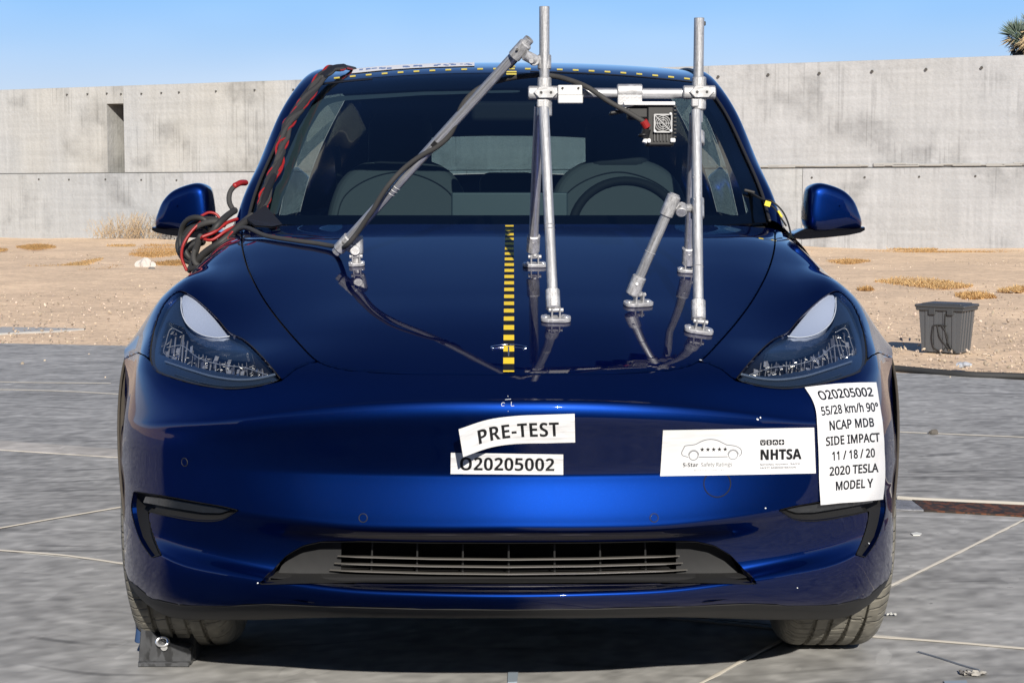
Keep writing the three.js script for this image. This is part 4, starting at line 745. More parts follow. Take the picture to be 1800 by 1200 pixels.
  for (const [a, b, f] of [[e1, t1, .38], [e1, t1, .40], [a0, a1, .30], [a0, a1, .315], [a0, a1, .33], [e3, t3, .24], [b0, b1, .42]]) { const q = a.clone().lerp(b, f); part('ring', sleeve(q, b.clone().sub(a), .005, PR * 1.1), PM.cast, RIG); }
  // weld spatter and tape left on the pipes
  part('tape_wrap', [sleeve(at(766, 252, 3.905), uA, .020, PR * 1.09), sleeve(at(783, 233, 3.9), uA, .034, PR * 1.09)].flat(), PM.tape, RIG); part('tape_wrap', sleeve(at(898, 107, 3.835), uA, .03, PR * 1.07), PM.tape, RIG);
  const r = rng(3), spat = []; for (let k = 0; k < 26; k++) { const t = r() * .25, p = at(lerp(1213, 1236, r()), lerp(290, 345, r()), DC - .07 - .02); const q = t3.clone().lerp(e3, .30 + t * .8); spat.push(new THREE.SphereGeometry(.0015 + r() * .0016, 6, 5).translate(q.x + (r() - .5) * .019, q.y, q.z + PR * .85)); }
  const sp = part('zinc_drip', spat, PM.cast, RIG); sp.userData.kind = 'stuff';
  part('latch', [box(at(1238, 41, DC - .006), .008, .010, .006, .002), box(at(1236.5, 56, DC - .001), .0032, .024, .006, .001)], PM.bolt, RIG);
}
// ---------------------------------------------------------------- small camera under the cross bar
{
  const c = at(1160, 216, DC - .01), K = thing('action_camera', 'small black finned camera with fan cover hanging under the cross bar', 'camera', at(1160, 256, DC - .01));
  const blk = std({ color: lin(.010, .010, .011), roughness: .45 }), wht = std({ color: lin(.72, .72, .72), roughness: .4 });
  part('mount_plate', [box(at(1140, 183, DC - .005), .116, .008, .07, .002), box(at(1106, 186, DC - .015), .06, .006, .03, .002, [0, 0, .28])], wht, K);
  part('mount_arm', [box(at(1140, 197, DC + .0), .098, .034, .05, .006), box(at(1090, 196, DC + .0), .05, .009, .05, .004, [0, 0, .2])], blk, K);
  part('body', box(c.clone().add(V(.0, -.004, -.01)), .062, .098, .06, .005), blk, K);
  for (let k = 0; k < 9; k++) part('cooling_fin', box(c.clone().add(V(.033, .036 - k * .0085, -.008)), .008, .0042, .05, .001), blk, K);
  for (let k = 0; k < 5; k++) part('grille_rib', box(c.clone().add(V(-.014 + k * .0072, -.034, .0225)), .0026, .016, .004, .001), std({ color: lin(.10, .10, .10), roughness: .5 }), K);
  const fc = c.clone().add(V(.005, -.002, .026));
  const fr = part('fan_guard', [[0, .0195, .040, .0035], [0, -.0195, .040, .0035], [-.0195, 0, .0035, .040], [.0195, 0, .0035, .040]].map(([x, y, w, h]) => box(fc.clone().add(V(x, y, 0)), w, h, .004, .001)), std({ color: lin(.42, .42, .42), roughness: .4 }), K);
  part('guard_ring', [.017, .0125, .008].map((q) => new THREE.TorusGeometry(q, .0011, 5, 28).translate(fc.x, fc.y, fc.z + .001)).concat([box(fc.clone().add(V(0, 0, .001)), .052, .0026, .002, .0008, [0, 0, -.78]), box(fc.clone().add(V(0, 0, .001)), .040, .0018, .002, .0008, [0, 0, 0]), box(fc.clone().add(V(0, 0, .001)), .0018, .040, .002, .0008)]), std({ color: lin(.34, .34, .34), roughness: .4 }), fr);
  for (const [x, y] of [[-.018, -.018], [.018, -.017], [.017, .021]]) part('screw', new THREE.SphereGeometry(.0036, 10, 8).translate(fc.x + x, fc.y + y, fc.z + .002), wht, K);
  for (const [x, y, w] of [[.028, -.040, .012], [-.026, -.041, .008]]) part('clip', box(c.clone().add(V(x, y, .023)), w, .010, .008, .003), wht, K);
  part('knob', [rod(at(1138, 236, DC - .03), at(1133, 251, DC - .035), .003, 10, .0058)], wht, K);
  part('cable_gland', [rod(at(1137, 226, DC - .035), at(1133, 242, DC - .03), .010, 14), new THREE.TorusGeometry(.0095, .003, 6, 16).rotateX(1.4).translate(...at(1131, 238, DC - .032).toArray())], blk, K);
  part('red_boot', [rod(at(1131, 212, DC - .04), at(1138, 224, DC - .036), .009, 14)], PM.red, K);
}
// ---------------------------------------------------------------- cables
{
  const P = (x, y, d) => at(x, y, d), h = (x, y, o = .008) => { const s = hoodAt(x, y); return s.p.clone().addScaledVector(s.n, o); };
  const run = [P(352, 452, 4.62), P(380, 435, 4.62), P(404, 418, 4.6), h(430, 413, .02), h(470, 420), h(520, 428), h(560, 434, .009), h(588, 441, .012), P(610, 430, 3.995), P(628, 409, 3.98), P(642, 388, 3.965), P(656, 368, 3.95), P(668, 347, 3.94), P(684, 324, 3.93), P(708, 298, 3.925), P(738, 275, 3.91), P(768, 258, 3.895), P(790, 238, 3.885), P(802, 214, 3.875), P(811, 188, 3.865), P(828, 166, 3.86), P(852, 150, 3.86), P(884, 140, 3.86), P(920, 134, 3.84), P(950, 132, 3.84), P(975, 134, 3.83), P(1005, 142, 3.80), P(1036, 155, 3.77), P(1070, 178, 3.765), P(1104, 197, 3.765), P(1132, 214, 3.762)];
  single('camera_cable', tube(run, .0060, 10, 420), PM.cable2, 'black cable running from the bonnet corner up the slanting brace to the camera', 'cable');
  // harness up the pillar
  const HP = [[622, 121, 2.62], [604, 118, 2.52], [585, 121, 2.44], [566, 136, 2.35], [548, 158, 2.25], [533, 182, 2.14], [515, 205, 2.04], [503, 228, 1.95], [496, 250, 1.88], [490, 280, 1.78], [480, 310, 1.70], [469, 335, 1.62], [461, 360, 1.56], [452, 384, 1.52]];
  const K = thing('wire_harness', 'bundle of black and red wires taped up the front pillar on the left', 'wire bundle', P(452, 384, NOSE + 1.52));
  const r = rng(17);
  for (let k = 0; k < 11; k++) {
    const red = k >= 6, ph = r() * 6.3, sp = 1.2 + r() * 1.6, amp = red ? 9 : 4.5 + k * .4;
    const pts = []; HP.forEach(([x, y, z], i) => { for (const f of i < HP.length - 1 ? [0, .5] : [0]) { const n = HP[Math.min(i + 1, HP.length - 1)], t = i + f; const a = ph + t * sp, w = amp * (.45 + .55 * Math.sin(t * .9 + k) ** 2) * (t < 1.2 || t > 12 ? .5 : 1); pts.push(P(lerp(x, n[0], f) + Math.cos(a) * w, lerp(y, n[1], f) + Math.cos(a) * w * .55, NOSE + lerp(z, n[2], f) - .028 - Math.sin(a) * .008)); } });
    part(red ? 'red_wire' : 'black_wire', tube(pts, red ? .0038 : .0052 + r() * .004, 8, 200), red ? PM.red : (k % 2 ? PM.cable : PM.cable2), K);
  }
  const sl = (a, b, q) => { const pts = HP.slice(a, b).map(([x, y, z]) => P(x, y, NOSE + z - .03)); part('tape_wrap', tube(pts, q, 10), PM.tape, K); };
  sl(1, 4, .012); sl(10, 14, .0115);
  // strip of black cloth tape that holds the harness at the foot of the pillar
  const q = [[432, 384], [466, 360], [496, 394], [478, 398], [448, 396]], tp = q.map(([x, y], i) => P(x, y, NOSE + [1.48, 1.55, 1.38, 1.33, 1.40][i] - .035)), ex = [];
  for (let i = 1; i < 4; i++) for (const p of [tp[0], tp[i + 1], tp[i]]) ex.push(p.x, p.y, p.z);
  const tg = new THREE.BufferGeometry(); tg.setAttribute('position', new THREE.Float32BufferAttribute([...ex, ...ex.map((v, i) => v - (i % 3 === 1 ? .004 : 0))], 3)); tg.computeVertexNormals(); part('tape_patch', tg, PM.tape, K);
  // coil hung by the mirror
  const C = thing('cable_coil', 'tangled coil of black and red cable hanging beside the left door mirror', 'cable coil', P(360, 478, 4.66));
  const loop = (cx, cy, rx, ry, tilt, a0, a1, d, w, mat, name, wob) => { const pts = []; for (let k = 0; k <= 26; k++) { const a = lerp(a0, a1, k / 26), x = Math.cos(a) * rx * (1 + wob * Math.sin(a * 2 + cx)), y = Math.sin(a) * ry; pts.push(P(cx + x * Math.cos(tilt) - y * Math.sin(tilt), cy + x * Math.sin(tilt) + y * Math.cos(tilt), d + .03 * Math.sin(a * 1.5 + cy))); } part(name, tube(pts, w, 8, 120), mat, C); };
  loop(357, 423, 48, 34, -.55, 1.4, 6.1, 4.68, .0088, PM.cable, 'black_loop', .05); loop(362, 424, 44, 30, -.5, 1.7, 5.9, 4.66, .0088, PM.cable2, 'black_loop', .04); loop(352, 430, 37, 33, -.8, .4, 5.6, 4.70, .0085, PM.cable, 'black_loop', .08); loop(350, 428, 30, 30, -.3, 2.0, 7.2, 4.69, .0085, PM.cable, 'black_loop', .1);
  const strand = (pts, w, mat, name) => part(name, tube(pts.map(([x, y, d]) => P(x, y, d)), w, 8), mat, C);
  strand([[336, 470, 4.66], [344, 440, 4.64], [352, 416, 4.62]], .0095, PM.cable2, 'black_strand'); strand([[334, 474, 4.64], [358, 446, 4.62], [390, 424, 4.60], [428, 392, 4.66], [446, 383, 4.72]], .0105, PM.cable, 'black_strand'); strand([[356, 452, 4.66], [384, 428, 4.63], [414, 403, 4.64], [442, 380, 4.72]], .011, PM.cable2, 'black_strand');
  strand([[370, 412, 4.62], [382, 396, 4.62], [398, 380, 4.66], [412, 370, 4.7]], .010, PM.cable, 'black_strand'); strand([[336, 472, 4.62], [372, 462, 4.58], [398, 440, 4.57], [412, 418, 4.57]], .008, PM.cable, 'black_strand'); strand([[350, 462, 4.64], [380, 444, 4.6], [404, 424, 4.6]], .006, PM.cable2, 'black_strand');
  strand([[354, 418, 4.61], [370, 422, 4.60], [400, 404, 4.62], [440, 388, 4.70]], .0045, PM.red, 'red_strand'); strand([[356, 416, 4.60], [376, 408, 4.61], [398, 392, 4.64], [416, 385, 4.68]], .005, PM.red, 'red_strand'); strand([[360, 458, 4.62], [384, 440, 4.6], [400, 420, 4.6], [408, 408, 4.6]], .004, PM.red, 'red_strand');
  strand([[412, 372, 4.7], [403, 356, 4.72], [404, 338, 4.74], [416, 324, 4.77], [432, 321, 4.82]], .0075, PM.cable2, 'black_strand'); strand([[413, 326, 4.755], [422, 321.5, 4.78], [431, 321, 4.81]], .0088, PM.red, 'red_sleeve');
  strand([[330, 436, 4.68], [342, 428, 4.68], [354, 424, 4.68]], .013, PM.tape, 'tape_wrap'); strand([[319, 440, 4.68], [326, 446, 4.68], [332, 450, 4.69]], .013, PM.tape, 'tape_wrap');
  strand([[327, 474, 4.62], [319, 452, 4.62], [322, 430, 4.62], [337, 406, 4.63], [352, 391, 4.64]], .0042, PM.red, 'red_strand'); strand([[353, 380, 4.66], [367, 373.5, 4.66], [379, 376, 4.66], [387, 385, 4.66]], .004, PM.red, 'red_strand'); strand([[330, 416, 4.65], [338, 404, 4.65], [352, 394, 4.65]], .003, PM.red, 'red_strand');
  loop(372, 440, 34, 26, -.7, .2, 4.4, 4.64, .0075, PM.cable2, 'black_loop', .08); loop(344, 418, 30, 36, .1, 2.2, 6.2, 4.67, .008, PM.cable, 'black_loop', .1);
  // thin lead by the right pillar
  const L = thing('sensor_lead', 'thin dark lead with yellow tape by the foot of the right pillar', 'cord', P(1391, 415, 4.66));
  part('cord', tube([P(1309, 333, 4.92), P(1320, 338, 4.86), P(1334, 346, 4.80), P(1344, 351, 4.76), P(1356, 353, 4.74), P(1368, 362, 4.73), P(1378, 374, 4.71), P(1386, 392, 4.68), P(1391, 412, 4.64)], .0026, 7), PM.cable, L);
  part('cord', tube([P(1312, 338, 4.90), P(1326, 344, 4.84), P(1342, 352, 4.77), P(1362, 366, 4.74), P(1374, 384, 4.71), P(1382, 396, 4.69)], .0028, 6), PM.cable, L);
  part('connector', box(P(1318, 336, 4.86), .034, .009, .009, .005, [0, 0, -.25]), PM.cable, L);
  const yel = std({ color: lin(.72, .58, .035), roughness: .6 }); part('yellow_tape', box(P(1350, 358, 4.735), .017, .015, .003, .001, [0, 0, -.3]), yel, L); part('yellow_tape', box(P(1372, 376, 4.715), .006, .022, .003, .001, [0, 0, .55]), yel, L);
}
// ---------------------------------------------------------------- tape and labels stuck on the car
function canvas(w, h, draw) { const c = document.createElement('canvas'); c.width = w; c.height = h; const x = c.getContext('2d'); x.fillStyle = '#fff'; x.fillRect(0, 0, w, h); draw(x, w, h); const t = new THREE.CanvasTexture(c); t.colorSpace = THREE.SRGBColorSpace; t.anisotropy = 8; return t; }
// a sheet given by a function of (s, t) in 0..1 to a point; t runs down
function sheet(f, nu, nv, thick = .0006) {
  const g = new THREE.PlaneGeometry(1, 1, nu, nv), p = g.attributes.position; for (let i = 0; i < p.count; i++) { const q = f(p.getX(i) + .5, .5 - p.getY(i)); p.setXYZ(i, q.x, q.y, q.z); }
  g.computeVertexNormals(); return g;
}
const edgeCurve = (pts) => { const P = pts.map((p) => V(p[0], p[1], 0)); return (s) => { if (P.length === 2) return P[0].clone().lerp(P[1], s); const k = Math.min(P.length - 2, Math.floor(s * (P.length - 1))); return splinePoint(P, k, s * (P.length - 1) - k); }; };
const quadPx = (top, bottom) => { const a = edgeCurve(top), b = edgeCurve(bottom); return (s, t) => a(s).lerp(b(s), t); };
const crease = texture(256, (() => { const z = makeNoise(88); return (u, v) => grey(.7 * fbm(z, u, v, 3, 5, 3) + .3 * Math.abs(fbm(z, u, v, 6, 3, 2) - .5) * 2); })(), false);
const paper = (map) => std({ map, bumpMap: crease, bumpScale: .0035, color: lin(.68, .68, .69), roughness: .55, side: THREE.DoubleSide });
const onCar = (q, off) => { const s = surf(q.x, q.y); return s.p.clone().addScaledVector(s.n, off); };
{
  // pre-test label, its left half peeled off and bending toward the viewer
  const pt = quadPx([[806, 754], [857, 737.5], [908, 730.6], [959, 728.6], [1010, 727]], [[814, 803], [863, 786], [912, 779.4], [962, 778.2], [1011, 777]]);
  const map1 = canvas(1024, 256, (x, w, h) => { x.fillStyle = '#17181a'; x.font = 'bold 176px sans-serif'; x.textAlign = 'center'; x.textBaseline = 'middle'; x.save(); x.translate(w / 2, h / 2 + 8); x.scale(.985, 1); x.fillText('PRE-TEST', 0, 0); x.restore(); });
  single('test_label', sheet((s, t) => { const q = pt(s, t), b = surf(q.x, q.y), lift = s < .5 ? .062 * Math.pow((.5 - s) / .5, 1.6) : 0; return b.p.clone().addScaledVector(b.n, .0012).multiplyScalar(1).add(V(0, 0, 0)).lerp(at(q.x, q.y, -b.p.z - lift), s < .5 ? 1 : 0).add(V(0, 0, s < .5 ? .0012 : 0)); }, 40, 8), paper(map1), 'white PRE-TEST label peeling up at its left end on the blue bumper', 'label');
  const nm = quadPx([[792.4, 795], [990, 798]], [[792, 832.6], [990, 834]]);
  const map2 = canvas(1024, 196, (x, w, h) => { x.fillStyle = '#17181a'; x.font = 'bold 166px sans-serif'; x.textAlign = 'center'; x.textBaseline = 'middle'; x.save(); x.translate(w / 2, h / 2 + 4); x.scale(1.02, 1); x.fillText('O20205002', 0, 0); x.restore(); });
  single('test_label', sheet((s, t) => onCar(nm(s, t), .0012), 40, 8), paper(map2), 'white label reading O20205002 on the bumper, below the peeling label', 'label');
  // agency label
  const ag = quadPx([[1165.5, 755.5], [1298, 753.6], [1431, 751.4]], [[1160.5, 836.8], [1297, 834.5], [1434, 831.7]]);
  const map3 = canvas(1400, 420, (x, w, h) => {
    const s = w / 1060; x.save(); x.scale(s, s); x.strokeStyle = '#85888c'; x.lineWidth = 5.5; x.lineJoin = 'round';
    x.beginPath(); x.moveTo(185, 188); x.lineTo(150, 178); x.quadraticCurveTo(134, 168, 140, 150); x.lineTo(158, 112); x.bezierCurveTo(170, 104, 215, 108, 240, 98); x.bezierCurveTo(300, 60, 350, 62, 395, 80); x.lineTo(450, 108); x.bezierCurveTo(500, 112, 545, 122, 552, 150); x.quadraticCurveTo(558, 180, 535, 186); x.stroke();
    x.beginPath(); x.moveTo(258, 190); x.lineTo(458, 190); x.stroke();
    for (const cx of [222, 495]) { x.beginPath(); x.arc(cx, 178, 31, 0, 7); x.stroke(); x.lineWidth = 4; x.beginPath(); x.arc(cx, 178, 37, Math.PI * 1.02, Math.PI * 1.98); x.stroke(); x.lineWidth = 5; }
    x.fillStyle = '#16171a'; for (let k = 0; k < 5; k++) { x.beginPath(); for (let i = 0; i < 10; i++) { const a = -Math.PI / 2 + i * Math.PI / 5, q = i % 2 ? 7 : 17; x.lineTo(280 + k * 40 + Math.cos(a) * q, 138 + Math.sin(a) * q); } x.fill(); }
    x.textBaseline = 'alphabetic'; x.fillStyle = '#3b3e42'; x.font = 'bold 38px sans-serif'; x.fillText('5-Star', 150, 256); x.fillStyle = '#5a5e63'; x.font = '37px sans-serif'; x.save(); x.translate(275, 256); x.scale(.93, 1); x.fillText('Safety Ratings', 0, 0); x.restore(); x.fillStyle = '#7d8084'; x.font = '21px sans-serif'; x.fillText('More Stars. Safer Cars.', 228, 288);
    x.fillStyle = '#121316'; const ic = (k, f) => { x.save(); x.translate(682 + k * 43, 78); x.beginPath(); x.roundRect(0, 0, 38, 38, 8); x.fill(); x.fillStyle = '#fff'; f(); x.restore(); };
    ic(0, () => { x.fillRect(9, 8, 5, 14); x.fillRect(24, 8, 5, 14); x.beginPath(); x.arc(19, 26, 6, 0, 7); x.fill(); }); ic(1, () => { x.beginPath(); x.roundRect(12, 6, 14, 26, 6); x.fill(); x.fillStyle = '#121316'; x.fillRect(16, 14, 6, 9); }); ic(2, () => { x.beginPath(); x.moveTo(19, 7); x.lineTo(32, 20); x.lineTo(26, 31); x.lineTo(12, 31); x.lineTo(6, 20); x.fill(); x.fillStyle = '#121316'; x.fillRect(15, 20, 8, 11); }); ic(3, () => { x.fillRect(16, 5, 6, 28); x.fillRect(5, 16, 28, 6); x.beginPath(); x.arc(19, 19, 8, 0, 7); x.fill(); });
    x.fillStyle = '#101114'; x.font = 'bold 95px sans-serif'; x.save(); x.translate(678, 216); x.scale(.93, 1); x.lineWidth = 5; x.strokeStyle = '#101114'; x.fillText('NHTSA', 0, 0); x.strokeText('NHTSA', 0, 0); x.restore();
    x.fillStyle = '#b9bbbe'; x.fillRect(680, 228, 278, 1.5); x.fillStyle = '#4c4f53'; x.font = 'bold 17px sans-serif'; const sp = (t, y, wd) => { const m = x.measureText(t).width; x.save(); x.translate(680, y); x.scale(wd / m, 1); x.fillText(t, 0, 0); x.restore(); }; sp('NATIONAL HIGHWAY TRAFFIC', 256, 278); sp('SAFETY ADMINISTRATION', 279, 246);
    x.restore();
  });
  single('agency_label', sheet((s, t) => onCar(ag(s, t), .0014), 36, 8), paper(map3), 'wide white sticker printed with a car outline and five black stars', 'sticker');
  // tall label on the corner
  const tl = (() => { const L = edgeCurve([1414, 1427, 1433.5, 1435.5, 1436.7, 1437.5, 1438.3, 1439, 1439.6, 1440.3, 1441].map((x, i) => [x, 681.7 + i * 20.53])), R = edgeCurve([1539.5, 1542.5, 1546, 1549, 1551.5, 1553, 1554, 1554.5, 1554.3, 1553.2, 1552].map((x, i) => [x, 672.5 + i * 20.5])); return (s, t) => { const q = L(t).lerp(R(t), s); q.y -= Math.sin(s * Math.PI) * 2.2 * (1 - t); return q; }; })();
  const map4 = canvas(720, 1120, (x, w, h) => { x.fillStyle = '#1a1b1e'; x.textAlign = 'center'; x.textBaseline = 'middle'; const ln = ['O20205002', '55/28 km/h 90°', 'NCAP MDB', 'SIDE IMPACT', '11 / 18 / 20', '2020 TESLA', 'MODEL Y'], wd = [.82, .90, .70, .82, .66, .74, .58]; ln.forEach((t, i) => { x.font = '116px sans-serif'; x.lineWidth = 8; x.strokeStyle = '#1a1b1e'; const m = x.measureText(t).width; x.save(); x.translate(w * (i === 0 ? .52 : .525), h * (.082 + i * .1285)); x.scale(wd[i] * w / m, .94); x.fillText(t, 0, 0); x.strokeText(t, 0, 0); x.restore(); }); });
  const cr = rng(4); single('test_label', sheet((s, t) => onCar(tl(s, t), .0022 + .0012 * Math.sin(s * 9 + t * 14) * sstep(.6, 1, t) + .0008 * NZ(s * 9, t * 12)), 30, 40), paper(map4), 'tall white label with seven lines of black text on the bumper corner', 'label');
  // yellow and black scale tape down the middle of the bonnet
  const band = texture(64, (u, v) => (v < .5 ? [.93, .80, .20] : [.075, .075, .08])); band.magFilter = THREE.LinearFilter;
  const pts = []; for (let y = 396; y <= 655.5; y += 2) { const s = surf(895.6 - (y - 396) * .006, y); if (s) pts.push(s); }
  let len = 0; const pos = [], nor = [], uv = [], idx = []; pts.forEach((s, i) => { if (i) len += s.p.distanceTo(pts[i - 1].p); const w = .0112, e = s.p.clone().addScaledVector(s.n, .0009); for (const k of [-1, 1]) { pos.push(e.x + k * w, e.y, e.z); nor.push(s.n.x, s.n.y, s.n.z); uv.push(k * .5 + .5, len / .0555 + .12); } if (i) { const a = 2 * i; idx.push(a - 2, a, a - 1, a - 1, a, a + 1); } });
  const tg = new THREE.BufferGeometry(); tg.setAttribute('position', new THREE.Float32BufferAttribute(pos, 3)); tg.setAttribute('normal', new THREE.Float32BufferAttribute(nor, 3)); tg.setAttribute('uv', new THREE.Float32BufferAttribute(uv, 2)); tg.setIndex(idx);
  single('scale_tape', tg, std({ map: band, color: lin(.82, .82, .82), roughness: .5 }), 'yellow and black scale tape running down the middle of the blue bonnet', 'tape');
  // tape along the front edge of the roof
  const rt = (x) => { const a = Math.abs(x); return 121 + 17.5 * Math.pow(a / 314, 2.0) + (a > 330 ? (a - 330) * .2 : 0); }, T = thing('roof_tape', 'thin yellow dashed tape along the front edge of the roof', 'tape', onRoof(0, 121).p.clone());
  const yel = std({ color: lin(.66, .54, .10), roughness: .6 }), lay = (x0, x1, dy, h, mat, name) => { const q = []; for (let k = 0; k <= 3; k++) q.push(lerp(x0, x1, k / 3)); const P = [], I = []; q.forEach((x, i) => { for (const y of [-h, h]) { const s = onRoof(x, rt(x) + dy + y); if (!s) return; const p = s.p.clone().addScaledVector(s.n, .0012); P.push(p.x, p.y, p.z); } if (i) { const a = 2 * i; I.push(a - 2, a - 1, a, a, a - 1, a + 1); } }); if (P.length < 24) return; const g = new THREE.BufferGeometry(); g.setAttribute('position', new THREE.Float32BufferAttribute(P, 3)); g.setIndex(I); g.computeVertexNormals(); part(name, g, mat, T); };
  for (let k = -11; k <= 12; k++) lay(k * 28 + 6 - 5, k * 28 + 6 + 5, 0, 1.35, yel, 'yellow_dash');
  for (let x = 38; x < 340; x += 30) lay(x, x + 30, 4.6, .9, PM.tape, 'black_edge'); for (let x = -330; x < -262; x += 30) lay(x, x + 30, 7.5, 1.4, PM.tape, 'black_edge');
  lay(-4, 14, 5.5, 1.2, yel, 'yellow_dash'); lay(-4, 14, 9.5, 1.2, yel, 'yellow_dash'); lay(-2, 12, -4, 1.0, yel, 'yellow_dash');
  // white label lying on the roof, print unreadable at this angle
  const rl = quadPx([[622, 121.5], [690, 115.8], [760, 112.6], [834, 110.6]], [[618, 130], [690, 123.2], [760, 119.2], [834, 117]]);
  const map5 = canvas(512, 64, (x, w, h) => { x.fillStyle = '#7f97c4'; const q = rng(6); for (const [a, b] of [[.05, .16], [.20, .30], [.40, .47], [.5, .58], [.66, .72], [.74, .82], [.88, .95]]) for (let k = 0; k < 5; k++) x.fillRect(w * lerp(a, b, q()), h * .2 + q() * h * .3, 10 + q() * 14, 10 + q() * 14); });
  single('roof_label', sheet((s, t) => { const q = rl(s, t), k = onRoof(q.x - MID, q.y); return k.p.clone().addScaledVector(k.n, .0025); }, 30, 3), paper(map5), 'white paper label lying on the front of the roof, left of the pipe stand', 'label');
}
// ---------------------------------------------------------------- storage tub on the sand
{
  const b = ground(1664, 617, -.03), B = thing('storage_tub', 'dark grey plastic storage tub with lid standing on the sand right of the car', 'storage bin', b.clone());
  const wall = phy({ color: lin(.075, .08, .088), roughness: .38, clearcoat: .2 }), lid = std({ color: lin(.045, .047, .05), roughness: .5 });
  const place = (g) => g.rotateY(-.62).translate(b.x, b.y, b.z);
  const W = .335, Dp = .27, H = .335, k = .86, t = .006;
  const side = (w, dz, rot) => { const s = new THREE.Shape([[-w * k / 2, 0], [w * k / 2, 0], [w / 2, H], [-w / 2, H]].map((p) => new THREE.Vector2(...p))); const g = new THREE.ExtrudeGeometry(s, { depth: t, bevelEnabled: false }); g.translate(0, 0, -t); g.rotateX(Math.atan2(dz * (1 - k) / 2, H)); g.translate(0, 0, dz * k / 2); return place(g.rotateY(rot)); };
  part('tub_wall', [side(W, Dp, 0), side(W, Dp, Math.PI), side(Dp, W, Math.PI / 2), side(Dp, W, -Math.PI / 2)], wall, B);
  part('tub_floor', place(new RoundedBoxGeometry(W * k, .01, Dp * k, 2, .004).translate(0, .006, 0)), wall, B);
  for (const [w, dz, rot] of [[W, Dp, 0], [Dp, W, Math.PI / 2], [Dp, W, -Math.PI / 2]]) for (const x of [-.33, -.11, .11, .33]) { const g = box(V(0, 0, 0), w * .08, H * .92, .008, .003).rotateX(Math.atan2(dz * (1 - k) / 2, H)).translate(x * w * .93, H * .48, dz * (1 + k) / 4 + .002); part('rib', place(g.rotateY(rot)), wall, B); }
  part('lid', [place(new RoundedBoxGeometry(W + .05, .022, Dp + .05, 3, .008).translate(0, H + .008, 0)), place(new RoundedBoxGeometry(W + .035, .03, Dp + .035, 3, .008).translate(0, H - .012, 0)), place(new RoundedBoxGeometry(W - .03, .02, Dp - .03, 3, .008).translate(0, H + .018, 0))], lid, B);
  const cl = (x) => place(new RoundedBoxGeometry(.05, .05, .014, 2, .004).translate(x, H - .03, Dp / 2 + .012)); part('latch', cl(-.06), lid, B); part('latch', cl(.08), lid, B);
  const cz = Dp / 2 + .008, loops = [[[-.05, .2], [-.06, .1], [-.04, .03], [.0, .01]], [[-.02, .2], [.0, .12], [.05, .05], [.08, .02]], [[.02, .2], [.06, .12], [.05, .05], [.02, .01]], [[.045, .29], [.04, .22], [.05, .12], [.09, .03], [.12, .01]], [[-.05, .2], [.0, .205], [.05, .2]]].map((l) => tube(l.map(([x, y]) => V(x, y, cz - (1 - y / H) * .02 + .004)), .004, 6));
  const wrapped = loops.map((g) => place(g)); single('coiled_lead', wrapped, PM.cable, 'thin black lead coiled against the front of the grey tub', 'cord');
}
